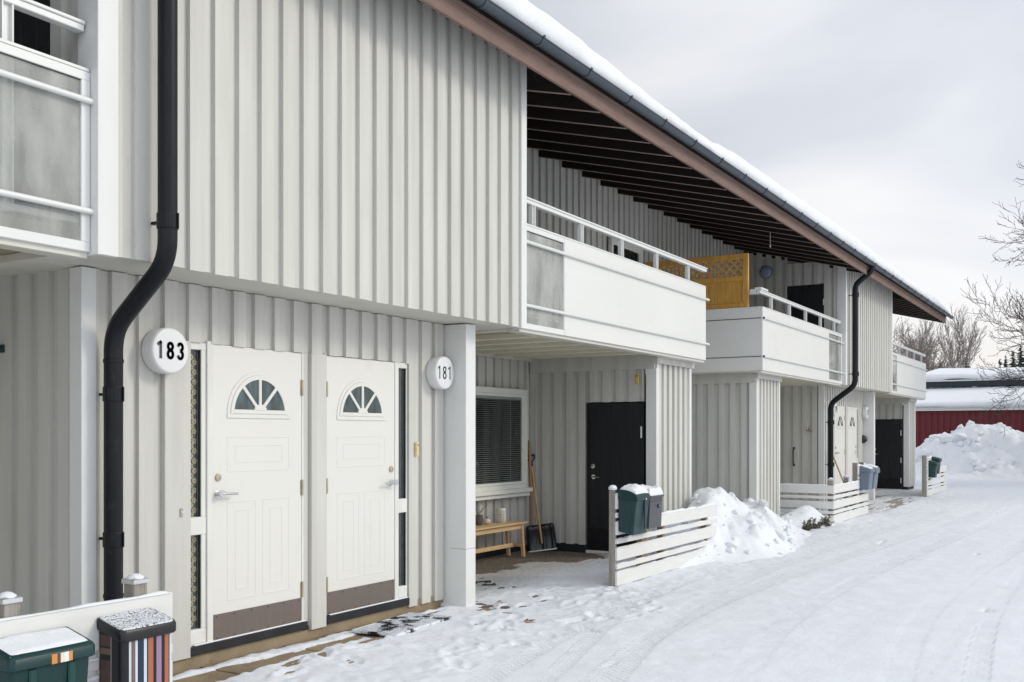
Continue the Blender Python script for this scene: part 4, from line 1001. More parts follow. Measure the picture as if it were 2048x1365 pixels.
for i, (z0, z1) in enumerate(((.12, .25), (.28, .31), (.33, .46), (.49, .52), (.53, .585))): mb.box(xx, xx + .002, yb - .10, yb - .012, z0, z1, i % 2)
mb.box(xx - .0005, xx + .001, yb - .098, yb - .092, .11, .585, 2)
obj('side_stripes', mb, [mat('stripe_brown', (.085, .045, .038), .4), mat('stripe_tan', (.16, .095, .07), .4), mat('stripe_grey', (.3, .28, .28), .4)], t)
mb = MB(); loft(mb, [RR(w_, d * 1.0, .612, .05), RR(w_ * 1.02, d * 1.03, .62, .05), RR(w_ * 1.02, d * 1.03, .658, .05), RR(w_ * 1.0, d * 1.0, .668, .05)]); obj('lid', mb, 'mblack', t, 0, True)
mb = MB(); loft(mb, [RR(w_ * .97, d * .96, .667, .05), RR(w_ * .95, d * .94, .675, .05)]); obj('snow_dust', mb, 'speckle', t, 0, True)

# green letter box with arched lid on the first fence
t = thing('letter_box', 'tall faded green letter box with arched snowy lid beside the fence post', 'letter box', (9.60, 4.43, .57), MG)
xa, xb, yb = 9.44, 9.78, 4.436
prof = [(yb, .60), (yb - .165, .565), (yb - .205, .93), (yb - .19, .945), (yb, .945)]
mb = MB(); mb.prism(prof, 'x', xa + .01, xb - .01); obj('body', mb, 'mgreen2', t, .008, False)
mb = MB(); ar = [(yb, .93)] + [(yb - .215, .915), (yb - .215, .945)] + [(yb - .215 + .215 * (1 - math.cos(a)) * .9, .945 + .085 * math.sin(a)) for a in np.linspace(.15, math.pi * .62, 9)] + [(yb, 1.0)]
mb.prism(ar, 'x', xa, xb); obj('lid', mb, 'mgreen', t, .004, True)
mb = MB(); mb.box(xb - .15, xb - .11, yb - .217, yb - .2, .62, .92); obj('rib', mb, 'mgreen2', t, .004)
mb = MB(); mb.lathe([(.009, -.004), (.009, 0)], (xb - .12, yb - .2155, .93), 'y', 10); obj('lock', mb, 'alu', t)
def snowpatch(t, xa, xb, ya, yb, zf, th, seed, over=0.0):
    nx, ny = 26, 14; vs = []
    for i in range(nx + 1):
        for j in range(ny + 1):
            u, v = i / nx, j / ny; x = xa + u * (xb - xa); y = ya + v * (yb - ya); e_ = min(1, min(u, 1 - u, v, 1 - v) / .12)
            nv = vnoise(np.array([x]), np.array([y]), 15, seed)[0]; n2 = vnoise(np.array([x]), np.array([y]), 45, seed + 3)[0]
            vs.append((x, y + (nv - .5) * .02 * (1 - e_), zf(v) + th * e_ ** .5 * (.5 + .9 * nv + .25 * n2) - .004))
    mb = MB(); mb.add(vs, [(i * (ny + 1) + j, i * (ny + 1) + j + 1, (i + 1) * (ny + 1) + j + 1, (i + 1) * (ny + 1) + j) for i in range(nx) for j in range(ny)])
    return obj('snow_cap', mb, 'snow', t, 0, True)
snowpatch(t, xa + .01, xb + .01, yb + .01, yb - .20, lambda v: 1.0 + .03 * math.sin(v * 2.2) - .07 * v ** 2, .055, 3)
t = thing('letter_box', 'slim graphite letter box right of the tall green one', 'letter box', (10.0, 4.43, .60), MG)
xa, xb = 9.86, 10.19
mb = MB(); mb.prism([(yb, .60), (yb - .16, .60), (yb - .175, .93), (yb, .96)], 'x', xa, xb); obj('body', mb, 'mgrey', t, .004)
mb = MB(); mb.prism([(yb, .955), (yb - .19, .925), (yb - .19, .945), (yb, .985)], 'x', xa - .012, xb + .012); mb.box(xa + .005, xb - .005, yb - .181, yb - .176, .885, .892); obj('lid', mb, 'mgrey', t, .002)
mb = MB(); mb.lathe([(.02, -.012), (.022, 0)], ((xa + xb) / 2 + .05, yb - .172, .83), 'y', 14); obj('lock', mb, 'darkbit', t, 0, True)
mb = MB(); mb.lathe([(.008, -.016), (.008, -.0121)], ((xa + xb) / 2 + .055, yb - .172, .835), 'y', 10); obj('key_cover', mb, 'chrome', t)
snowpatch(t, xa - .015, xb + .02, yb + .01, yb - .185, lambda v: .99 - .045 * v, .06, 8)
letterbox(20.02, 4.295, .54, 1.0, .36, .20, 'mblue', 'mblue', 'pale blue-grey letter box hung on the corner fence', .06, .02, .02)
letterbox(20.47, 4.295, .54, 1.0, .36, .20, 'mblue', 'mblue', 'second pale blue-grey letter box, at the free end of the corner fence', .05, .06, .02)
letterbox(27.35, 4.215, .50, .93, .34, .19, 'mgreen2', 'mgreen', 'far green letter box nearest the tall post of the end fence', .05, .03, .0)
letterbox(27.82, 4.215, .58, 1.02, .34, .19, 'mgreen', 'mgreen', 'far dark green letter box, higher of the two on the end fence', .05, .03, .0)

# ================================================================== ground
def poly_y(X, pts):
    px = np.array([p[0] for p in pts]); py = np.array([p[1] for p in pts]); return np.interp(X, px, py)
def smooth_poly(pts, n=200):
    px = np.array([p[0] for p in pts], float); py = np.array([p[1] for p in pts], float)
    xs = np.linspace(px[0], px[-1], n); ys = np.interp(xs, px, py); k = np.ones(31) / 31
    yp = np.pad(ys, 15, mode='edge'); ys = np.convolve(yp, k, 'valid'); return xs, ys
TRACKS = [([(3, 2.1), (5.77, 3.0), (7.03, 3.246), (10.17, 3.29), (13.25, 2.99), (19.26, 2.63), (40, 2.2)], .10, .085),
          ([(3, 1.9), (5.85, 2.85), (7.65, 3.37), (8.99, 3.49), (11.3, 3.55), (16, 3.4), (22, 3.2), (40, 3.0)], .10, .085),
          ([(3, .6), (6.85, 1.295), (8.5, 1.53), (11.23, 1.536), (15.6, 1.24), (40, .6)], .11, .09),
          ([(3, 1.2), (6.2, 2.2), (9, 2.55), (13, 2.4), (20, 2.0), (40, 1.5)], .10, .08),
          ([(3, .3), (6.2, .75), (8, .95), (11, 1.05), (16, .9), (40, .5)], .08, .08),
          ([(3, 2.3), (6, 3.3), (7.5, 3.75), (10, 4.1), (14, 4.0), (40, 3.6)], .07, .07),
          ([(3, 2.9), (5.5, 3.6), (8, 3.95), (11, 4.05), (16, 3.85), (40, 3.4)], .09, .08)]
fx = np.concatenate([[-300, -120, -50, -20, -8, -2, 1, 2.5], np.arange(3.4, 10, .02), np.arange(10, 16, .03), np.arange(16, 26, .05), np.arange(26, 46, .1), [50, 56, 64, 80, 110, 160, 260, 420]])
fy = np.concatenate([[-300, -120, -50, -20, -8, -3, -1, -.3], np.arange(.2, 5.5, .021), np.arange(5.5, 7.3, .04), [8, 10, 14, 22, 40, 80, 160, 320]])
GX, GY_ = np.meshgrid(fx, fy, indexing='ij')
def ss(a, b, x): t = np.clip((x - a) / (b - a), 0, 1); return t * t * (3 - 2 * t)
def ground_height(X, Y):
    near = ss(-1, 2, X) * (1 - ss(44, 60, X)) * ss(-4, 0, Y) * (1 - ss(8, 14, Y))
    z = .022 * fbm(X, Y, .6, 3, 1) + .016 * fbm(X, Y, 2.2, 3, 2) + .016 * fbm(X, Y, 7, 3, 3) * (1 - .5 * ss(2.5, 1.5, Y))
    # rough trodden belt along the doors and smoother driven lane
    trod = ss(3.3, 4.0, Y) * (1 - ss(5.3, 6.2, Y) * .6)
    z += trod * (.030 * fbm(X, Y, 5, 3, 9) + .016 * fbm(X, Y, 16, 2, 12))
    z += .0015 * np.sin(Y * 9 + 3 * fbm(X * .15, Y, 1, 2, 5)) * (1 - trod)
    zt = np.zeros_like(z)
    for i, (pts, hw, lam) in enumerate(TRACKS):
        xs, ys = smooth_poly(pts); yc = np.interp(X, xs, ys); t = Y - yc
        wgt = (1 - ss(hw * .8, hw * 1.15, np.abs(t))) * (.45 + .9 * vnoise(X, Y * 0, .45, 20 + i)) * ss(3, 5, X) * (1 - ss(22, 34, X))
        lug = np.sin(2 * math.pi * (X + np.abs(t) * .8) / lam) * (np.abs(t) < hw * .92) * (np.abs(t) > hw * .12)
        zt += wgt * (-.0036 + .0010 * lug * (1 - ss(10, 14, X)))
        zt += .0022 * np.exp(-((np.abs(t) - hw * 1.3) / .03) ** 2) * wgt
    z += zt + (.0028 * fbm(X * .10 + .25 * Y, Y * 7 - X * .1, 1.0, 3, 41) + 0.0025 * fbm(X * .2, Y * 22, 1.0, 2, 43)) * (1 - ss(4.0, 4.6, Y))
    return z * near
random.seed(21)
STEPS = []
for i in range(64):
    X_ = random.uniform(4.6, 9.4); Y_ = random.uniform(3.6, 4.95) if i < 60 else random.uniform(3.2, 4.4); STEPS.append((X_, Y_, random.uniform(-.5, .5) + (0 if random.random() < .6 else 1.2), random.uniform(.5, 1)))
GZ_ = ground_height(GX, GY_)
TRW = np.zeros_like(GX); TRS = np.zeros_like(GX); TRT = np.zeros_like(GX)
for i, (pts, hw, lam) in enumerate(TRACKS):
    xs, ys = smooth_poly(pts); t = GY_ - np.interp(GX, xs, ys); at_ = np.abs(t)
    wt = (1 - ss(hw * .85, hw * 1.05, at_)) * np.clip(2.4 * vnoise(GX, GY_ * 0, .42, 50 + i) - .75 + .5 * (i < 2), 0, 1.1) * ss(3, 5, GX) * (1 - ss(15, 24, GX)); sel = wt > TRW
    TRW[sel] = wt[sel]; TRS[sel] = GX[sel]; TRT[sel] = t[sel]
for (a, b, ang, dep) in STEPS:
    ix0, ix1 = np.searchsorted(fx, [a - .3, a + .3]); iy0, iy1 = np.searchsorted(fy, [b - .3, b + .3])
    sx_, sy_ = GX[ix0:ix1, iy0:iy1] - a, GY_[ix0:ix1, iy0:iy1] - b
    u = sx_ * math.cos(ang) + sy_ * math.sin(ang); v = -sx_ * math.sin(ang) + sy_ * math.cos(ang)
    q = (u / .14) ** 2 + (v / (.048 + .012 * (u > 0))) ** 2
    GZ_[ix0:ix1, iy0:iy1] += dep * (-.017 * np.clip(1 - q, 0, 1) ** .5 + .011 * np.exp(-((np.sqrt(q) - 1.25) / .28) ** 2))
# bare places where the slabs and the grit show through
def bare(X, Y):
    n1 = fbm(X, Y, 2.6, 4, 31); n2 = fbm(X * .35, Y * 2.2, 2.5, 4, 33)
    slab = np.exp(-((Y - 5.08) / .17) ** 2) * ss(3.2, 3.9, X) * (1 - ss(6.3, 6.8, X)); b = np.clip((slab * .78 + n2 * 1.1 - .47) * 5, 0, 1.4)
    for cx, cy, rx, ry in ((4.42, 5.10, .22, .11), (4.95, 5.05, .34, .065), (5.55, 5.10, .30, .07), (6.12, 4.93, .24, .06), (5.3, 4.93, .16, .03), (7.2, 5.22, .3, .05)):
        b = np.maximum(b, np.clip((np.exp(-((X - cx) / rx) ** 2 - ((Y - cy) / ry) ** 2) * .95 + .55 * fbm(X, Y, 6, 3, 47) + .35 * n2 - .42) * 5, 0, 1.3))
    door = ss(5.27, 5.36, Y) * ss(3.8, 4.2, X) * (1 - ss(7.6, 7.7, X)); b = np.maximum(b, np.clip((door - .45 + n1 * .3) * 2.5, 0, 1))
    rec = ss(7.8, 8.4, X) * (1 - ss(11.95, 12.6, X)); edge = 6.12 - .35 * ss(10.5, 12, X) + .9 * n1 + .25 * n2
    b = np.maximum(b, rec * np.clip((Y - edge) * 4, 0, 1.4))
    far = ss(18.2, 19.5, X) * (1 - ss(26, 29, X)) * ss(4.25, 4.45, Y + .25 * ss(20, 23, X)) * (1 - ss(6.2, 6.8, Y)); nf = fbm(X * .5, Y * 5, 1.5, 4, 37)
    b = np.maximum(b, np.clip((far * .62 + nf * 1.9 - .62) * 3.5, 0, 1.3))
    return b
BARE = bare(GX, GY_)
thick = .034
GZ_ = GZ_ + thick - .075 * BARE
grit = np.clip(.9 * ss(7.6, 8.6, GX) * (1 - ss(12, 13, GX)) * ss(4.9, 5.9, GY_) + .5 * ss(18, 20, GX) * (1 - ss(28, 31, GX)) * ss(3.9, 4.6, GY_) + BARE * .9 + .12 * ss(3.6, 4.6, GY_) * ss(3, 4, GX) * (1 - ss(8, 9.5, GX)), 0, 1.2)
nx, ny = len(fx), len(fy)
me = bpy.data.meshes.new('snow_ground'); idx = np.arange(nx * ny).reshape(nx, ny)
quads = np.stack([idx[:-1, :-1], idx[1:, :-1], idx[1:, 1:], idx[:-1, 1:]], -1).reshape(-1, 4)
me.vertices.add(nx * ny); me.vertices.foreach_set('co', np.stack([GX, GY_, GZ_], -1).astype(np.float32).ravel())
me.loops.add(quads.size); me.loops.foreach_set('vertex_index', quads.astype(np.int32).ravel())
me.polygons.add(len(quads)); me.polygons.foreach_set('loop_start', (np.arange(len(quads)) * 4).astype(np.int32)); me.polygons.foreach_set('loop_total', np.full(len(quads), 4, np.int32))
me.polygons.foreach_set('use_smooth', np.ones(len(quads), bool)); me.update(calc_edges=True)
at_ = me.attributes.new('grit', 'FLOAT', 'POINT'); at_.data.foreach_set('value', grit.astype(np.float32).ravel())
for nm, ar in (('trw', TRW), ('trs', TRS), ('trt', TRT)):
    q_ = me.attributes.new(nm, 'FLOAT', 'POINT'); q_.data.foreach_set('value', ar.astype(np.float32).ravel())
me.materials.append(M['snowg']); g = bpy.data.objects.new('snow_ground', me); COL.objects.link(g); struct(g)
# paving slabs under the snow by the doors, gritty gravel in the recess, wet boards further on
mb = MB(); random.seed(4)
for i in range(-1, 12):
    for j in range(3):
        z = .016 + random.uniform(-.004, .004); mb.box(3.2 + i * .40 + .004, 3.6 + i * .40 - .004, 4.58 + j * .40 + .004, 4.98 + j * .40 - .004, -.05, z)
struct(obj('paving', mb, 'paving', None, .004))
mb = MB(); mb.box(2.0, 8.2, 4.5, 5.9, -.06, .006); struct(obj('paving_bed', mb, 'gravel'))
mb = MB(); mb.box(7.75, 12.04, 4.7, 6.99, -.06, .020); struct(obj('gravel', mb, 'gravel'))
mb = MB()
for j in range(18): mb.box(17.9, 29.7, 4.2 + j * .13 + .003, 4.2 + j * .13 + .127, -.06, .014 + random.uniform(-.004, .004))
struct(obj('wooden_path', mb, 'fpost'))

# snow banks
def cells(X, Y, s, seed):
    x, y = X * s, Y * s; xi, yi = np.floor(x).astype(int), np.floor(y).astype(int); best = np.full(X.shape, 9.0)
    for a in (-1, 0, 1):
        for b in (-1, 0, 1):
            cx, cy = xi + a, yi + b; jx = _perm[(cx + seed) & 255, cy & 255]; jy = _perm[(cy + seed * 3) & 255, (cx + 91) & 255]; r = .55 + .9 * _perm[(cx + 37) & 255, (cy + seed) & 255]
            best = np.minimum(best, np.hypot(cx + jx - x, cy + jy - y) / r)
    return np.sqrt(np.clip(1 - best ** 2, 0, 1))
def heap(name, x0, x1, y0, y1, fn, res, seed, rough=.06, clods=0, size=(.02, .09)):
    xs = np.arange(x0, x1 + res, res); ys = np.arange(y0, y1 + res, res); X, Y = np.meshgrid(xs, ys, indexing='ij')
    e_ = np.minimum.reduce([X - x0, x1 - X, Y - y0, y1 - Y]); base = fn(X, Y); amp = ss(0, .3, base)
    cl = np.abs(fbm(X, Y, 3.0, 2, seed)) * 2; Z = base + amp * (rough * 2.2 * fbm(X, Y, 2.2, 3, seed) + rough * 1.2 * cl + rough * .8 * fbm(X, Y, 9, 3, seed + 5) + rough * 1.5 * cells(X + .1 * fbm(X, Y, 3, 2, 5), Y, .55 / rough ** .6, seed) * ss(-.1, .25, fbm(X, Y, 1.3, 2, seed + 21)) + rough * .9 * cells(X, Y, 1.7 / rough ** .6, seed + 7)) - .05 * (1 - ss(0, .15, e_)) - .02
    jx = amp * rough * 1.2 * fbm(X, Y, 4, 3, seed + 8); jy = amp * rough * 1.2 * fbm(X, Y, 4, 3, seed + 11)
    n0, n1 = X.shape; idx = np.arange(n0 * n1).reshape(n0, n1); mb = MB()
    mb.v = [tuple(p) for p in np.stack([X + jx, Y + jy, Z], -1).reshape(-1, 3)]; mb.f = [tuple(q) for q in np.stack([idx[:-1, :-1], idx[1:, :-1], idx[1:, 1:], idx[:-1, 1:]], -1).reshape(-1, 4).tolist()]; mb.m = [0] * len(mb.f)
    ns = len(mb.f); rnd = random.Random(seed)
    for _ in range(clods):
        for _t in range(40):
            i0, j0 = rnd.randrange(2, n0 - 2), rnd.randrange(2, n1 - 2)
            if base[i0, j0] > .06 and rnd.random() < .25 + .75 * min(1, abs(base[i0 + 2, j0] - base[i0 - 2, j0]) / (res * 2) + .35 * (base[i0, j0] > .75 * base.max())): break
        else: continue
        r = size[0] * (size[1] / size[0]) ** (rnd.random() ** 2.2); bm = bmesh.new(); bmesh.ops.create_icosphere(bm, subdivisions=2 if r > size[1] * .4 else 1, radius=1)
        sx, sy, sz = (r * rnd.uniform(.7, 1.3) for _ in range(3)); sz *= .75; rot = Matrix.Rotation(rnd.uniform(0, 6.3), 3, Vector((rnd.uniform(-1, 1), rnd.uniform(-1, 1), rnd.uniform(-1, 1))).normalized()); c = Vector((X[i0, j0] + jx[i0, j0], Y[i0, j0] + jy[i0, j0], Z[i0, j0] + sz * .25)); vs = []
        for v in bm.verts:
            q = v.co * (1 + rnd.uniform(-.22, .16)); q = rot @ Vector((max(-.72, min(.72, q.x)) * sx, max(-.75, min(.75, q.y)) * sy, max(-.7, min(.7, q.z)) * sz)); vs.append(c + q * 1.25)
        mb.add(vs, [[v.index for v in f.verts] for f in bm.faces]); bm.free()
    o = obj(name, mb, 'snow', None, 0, False); o.data.polygons.foreach_set('use_smooth', [i < ns for i in range(len(o.data.polygons))]); return struct(o)
def bump(X, Y, cx, cy, rx, ry, h, p=1.0):
    q = ((X - cx) / rx) ** 2 + ((Y - cy) / ry) ** 2; return h * np.exp(-q * p)
def h1(X, Y):
    z = bump(X, Y, 13.3, 4.9, .55, .5, .50) + bump(X, Y, 13.9, 4.9, .6, .5, .34) + bump(X, Y, 14.9, 4.95, 1.0, .6, .40) + bump(X, Y, 12.3, 4.75, .8, .30, .55) + bump(X, Y, 13.2, 4.2, .9, .35, .25) + bump(X, Y, 15.9, 4.9, .9, .5, .15) + bump(X, Y, 11.2, 4.7, .5, .16, .35)
    return np.where(z < .02, z - .05, z)
heap('snow_bank', 10.6, 17.3, 3.4, 7.0, h1, .03, 61, .075, 150, (.015, .08))
def h2(X, Y):
    z = bump(X, Y, 17.6, 4.62, .35, .30, .24) + bump(X, Y, 17.3, 4.95, .9, .45, .15) + bump(X, Y, 16.7, 4.75, .5, .3, .06); return np.where(z < .02, z - .05, z)
heap('snow_bank', 15.6, 17.84, 3.9, 5.6, h2, .03, 67, .03, 12, (.012, .035))
def h3(X, Y):
    z = 1.62 * np.exp(-((X - 42) / 2.2) ** 4) * (.62 + .38 * np.exp(-((Y - 4.6) / 1.6) ** 2)) * (1 - ss(6.3, 8.2, Y)) * ss(-4, 0, Y) + bump(X, Y, 39.5, 3.5, 1.5, 2.5, .25)
    z = z + .10 * bump(X, Y, 41.5, 5.9, .5, .5, 1) ; return np.where(z < .03, z - .06, z)
heap('snow_bank', 37, 45, -4.5, 9, h3, .09, 71, .13, 230, (.05, .24))

# snow lying on the eaves
xs = np.arange(-14, 32.3, .05); n = len(xs); edge = .5 * fbm(xs, xs * 0, .5, 3, 81) + .35 * fbm(xs, xs * 0, 2.3, 3, 83)
rzt = lambda y: roofz(y) + .262
ends = ss(0, .5, 32.28 - xs); hh = (np.interp(xs, [-14, 7, 8.1, 9.9, 11.5, 12.2, 13.2, 16, 20, 25, 30, 32], [.34, .34, .33, .27, .22, .22, .29, .31, .33, .28, .26, .16]) + .09 * edge) * (.4 + .6 * ends); rings = []
prof = [(0.06, .0), (-.015, .08), (-.045, .35), (-.035, .62), (.0, .86), (.07, .98), (.22, 1.03), (.7, 1.05), (2.0, 1.0), (9.5, 1.0)]
mb = MB(); vs = []
for i in range(n):
    for j, (py, ph) in enumerate(prof):
        nn_ = .5 * (vnoise(xs[i:i + 1], np.array([j * .37]), 6, 91)[0] - .5) + .45 * (vnoise(xs[i:i + 1], np.array([j * .8]), 2.6, 97)[0] - .5)
        y = 4.43 + py + (.02 * edge[i] + .03 * nn_) * (j < 7); vs.append((xs[i], y, rzt(y) + hh[i] * ph + .05 * nn_ * (0 < j < 8)))
k = len(prof); mb.add(vs, [(i * k + j, (i + 1) * k + j, (i + 1) * k + j + 1, i * k + j + 1) for i in range(n - 1) for j in range(k - 1)] + [tuple((n - 1) * k + j for j in range(k))])
o = obj('roof_snow', mb, 'snow', None, 0, False); o.data.polygons.foreach_set('use_smooth', [True] * len(o.data.polygons)); struct(o, 'stuff')
tag(o, 'thick white snow lying along the brown eave of the terrace', 'snow')

# door mats, dry leaves
t = thing('door_mat', 'black honeycomb rubber mat half under snow before the second white door', 'door mat', (6.65, 5.05, .03))
mb = MB(); T = Matrix.Translation((6.66, 5.06, .050)) @ Matrix.Rotation(R_(5), 4, 'Z')
w2, h2_ = .43, .20
for i in range(23):
    for j in range(11):
        cx_ = -w2 + .02 + i * .0375 + (.019 if j % 2 else 0); cy_ = -h2_ + .02 + j * .036
        if cx_ > w2 - .015: continue
        a = [T @ Vector((cx_ + .0215 * math.cos(q * math.pi / 3 + .52), cy_ + .0215 * math.sin(q * math.pi / 3 + .52), 0)) for q in range(6)]
        b = [T @ Vector((cx_ + .0155 * math.cos(q * math.pi / 3 + .52), cy_ + .0155 * math.sin(q * math.pi / 3 + .52), 0)) for q in range(6)]
        mb.add(a + b + [p - Vector((0, 0, .02)) for p in b], [(q, (q + 1) % 6, 6 + (q + 1) % 6, 6 + q) for q in range(6)] + [(6 + q, 6 + (q + 1) % 6, 12 + (q + 1) % 6, 12 + q) for q in range(6)])
mb.box(-w2, w2, -h2_ - .008, -h2_, -.018, .002, tf=T); mb.box(-w2, w2, h2_, h2_ + .008, -.018, .002, tf=T); mb.box(-w2 - .008, -w2, -h2_, h2_, -.018, .002, tf=T); mb.box(w2, w2 + .008, -h2_, h2_, -.018, .002, tf=T)
obj('grid', mb, 'rubber', t)
mb = MB(); mb.box(-w2, w2, -h2_, h2_, -.024, -.0195, tf=T); obj('backing', mb, 'darkbit', t)
t = thing('door_mat', 'dark frayed mat mostly buried in the trodden snow of the recess', 'door mat', (8.9, 5.75, .03))
mb = MB(); random.seed(8)
for i in range(13):
    x, y = 8.9 + random.uniform(-.12, .15), 5.76 + random.uniform(-.2, .2); l_ = random.uniform(.04, .13); a = R_(-25) + random.uniform(-.5, .5)
    mb.tube([(x, y, .042), (x + l_ * math.cos(a) * .6, y + l_ * math.sin(a), .046), (x + l_ * math.cos(a), y + l_ * math.sin(a), .040)], .007, 5)
obj('fringe', mb, 'darkbit', t)
def leaflet(name, label, x, y, n, r, seed):
    random.seed(seed); mb = MB()
    for i in range(n):
        px, py = x + random.uniform(-r, r), y + random.uniform(-r, r) * .5; a = random.uniform(0, 6.28); s = random.uniform(.012, .028)
        d = Vector((math.cos(a), math.sin(a), random.uniform(-.1, .3))); q = Vector((-math.sin(a), math.cos(a), random.uniform(-.2, .4))) * .45; c = Vector((px, py, .042))
        mb.add([c - d * s, c + q * s, c + d * s * 1.2, c - q * s], [(0, 1, 2), (0, 2, 3)])
    return tag(obj(name, mb, 'dryleaf'), label, 'leaves')
leaflet('dry_leaves', 'small clump of dry brown leaves on the snow in front of the pillar', 7.31, 4.26, 24, .075, 3)
leaflet('dry_leaves', 'brown leaf scraps at the foot of the second white pillar', 7.98, 4.95, 13, .12, 5)

# low evergreen shrub poking out of the snow by the corner fence
t = thing('low_shrub', 'low leafy shrub poking out of the snow by the corner fence', 'shrub', (17.0, 4.3, 0))
mb = MB(); ms_ = MB(); random.seed(13)
for i in range(48):
    f = random.choice((0.08, .12, .16, .33, .55, .75, .8, .95)); x = 16.35 + 1.25 * f + random.uniform(-.09, .09); y = 4.40 - .10 * f + random.uniform(-.06, .05)
    p0 = Vector((x, y + .05, 0.02)); p1 = p0 + Vector((random.uniform(-.06, .06), random.uniform(-.10, 0), random.uniform(.09, .20))); ms_.tube([p0, p1], [.006, .003], 5)
    for k in range(16):
        c = p0.lerp(p1, random.uniform(.2, 1.1)); a = random.uniform(0, 6.28); d = Vector((math.cos(a), math.sin(a), random.uniform(-.7, .3))).normalized() * random.uniform(.035, .065); q = d.cross(Vector((0, 0, 1))).normalized() * .016
        mb.add([c, c + d * .5 + q, c + d, c + d * .5 - q], [(0, 1, 2, 3)])
obj('leaves', mb, 'leaf', t); obj('stems', ms_, 'bark2', t)

# ================================================================== red building and trees behind
RB = thing('red_building', 'long red board building under deep snow at the end of the street', 'building', (46, 3, 0))
XR = 45.0
mb = MB(); y = -14
mb.box(XR + .03, XR + 9, -14, 14, -.2, 2.55)
while y < 14: mb.box(XR, XR + .0295, y, y + .13, -.2, 2.545 + random.uniform(-.01, .0)); y += .24
obj('wall', mb, 'redwall', RB)
mb = MB(); mb.box(XR - .12, XR - .09, -14.3, 14.3, 2.545, 2.72); obj('fascia', mb, 'wfascia', RB, .005)
mb = MB(); mb.box(XR + 4.0, XR + 9, -14, 14, 2.551, 3.66); mb.box(XR + 3.72, XR + 3.9, -14.3, 7.95, 3.70, 3.93); mb.box(XR + 3.9, XR + 4.2, -14.2, 7.9, 3.70, 3.80); obj('clerestory', mb, 'dfascia', RB, .005)
mb = MB(); mb.box(XR + 3.68, XR + 3.72, -14.3, 7.95, 3.93, 4.0); obj('fascia', mb, 'wfascia', RB)
mb = MB(); mb.prism([(XR - .09, 2.60), (XR + 4.0, 3.42), (XR + 4.0, 3.36), (XR - .09, 2.55)], 'y', -14.2, 14.2); mb.prism([(XR + 3.7, 3.94), (XR + 9, 4.55), (XR + 9, 4.4), (XR + 3.7, 3.90)], 'y', -14.2, 7.9); obj('roof', mb, 'dfascia', RB)
def roofsnow(xa, xb, ya, yb, za, zb, th, seed):
    ys = np.arange(ya, yb, .12); mb = MB(); prof = [(0.02, 0.0), (-.06, .3), (-.05, .75), (.08, 1.0), (.5, 1.05), (xb - xa, 1.0)]; vs = []
    nz_ = fbm(ys, ys * 0, .35, 3, seed); nz2 = fbm(ys, ys * 0, .6, 2, seed + 2)
    for i, y in enumerate(ys):
        for j, (px, ph) in enumerate(prof):
            lift = max(0, nz2[i] * .5) if j == 0 else 0
            vs.append((xa + px + (.08 * nz_[i] if j < 4 else 0), y, za + (zb - za) * max(0, px) / (xb - xa) + (th + .15 * nz_[i]) * ph + lift * .4))
    k = len(prof); n = len(ys); mb.add(vs, [(i * k + j, (i + 1) * k + j, (i + 1) * k + j + 1, i * k + j + 1) for i in range(n - 1) for j in range(k - 1)] + [tuple(j for j in range(k)), tuple((n - 1) * k + j for j in range(k))])
    o = obj('roof_snow', mb, 'snow', None, 0, False); o.data.polygons.foreach_set('use_smooth', [True] * len(o.data.polygons)); return struct(o, 'stuff')
tag(roofsnow(XR - .16, XR + 3.95, -14.3, 14.2, 2.66, 3.42, .27, 101), 'smooth snow on the lower roof of the red building', 'snow')
tag(roofsnow(XR + 3.66, XR + 9.2, -14.3, 7.95, 3.99, 4.56, .27, 105), 'smooth snow on the upper roof of the red building above the dark band', 'snow')

def fast_tubes(segs, sides=4):
    """segs: list of (p0, p1, r0, r1); one MB of open frusta"""
    P0 = np.array([s[0] for s in segs]); P1 = np.array([s[1] for s in segs]); r0 = np.array([s[2] for s in segs])[:, None]; r1 = np.array([s[3] for s in segs])[:, None]
    d = P1 - P0; d /= np.linalg.norm(d, axis=1, keepdims=True) + 1e-9; ref = np.where(np.abs(d[:, 2:3]) > .9, np.array([[1., 0, 0]]), np.array([[0, 0, 1.]])); a = np.cross(d, ref); a /= np.linalg.norm(a, axis=1, keepdims=True); b = np.cross(d, a)
    rings = []
    for P, r in ((P0, r0), (P1, r1)):
        for j in range(sides): t = 2 * math.pi * j / sides; rings.append(P + (a * math.cos(t) + b * math.sin(t)) * r)
    V = np.stack(rings, 1).reshape(-1, 3); n = len(segs); base = np.arange(n)[:, None] * 2 * sides; fs = []
    for j in range(sides): fs.append(np.concatenate([base + j, base + (j + 1) % sides, base + sides + (j + 1) % sides, base + sides + j], 1))
    F = np.stack(fs, 1).reshape(-1, 4); mb = MB(); mb.v = V.tolist(); mb.f = F.tolist(); mb.m = [0] * len(mb.f); return mb
def fobj(name, mb, m, parent):
    me = bpy.data.meshes.new(name); me.from_pydata(mb.v, [], mb.f); me.materials.append(M[m]); o = bpy.data.objects.new(name, me); COL.objects.link(o); o.parent = parent; o.matrix_parent_inverse = Matrix.Translation(-world_loc(parent)); return o
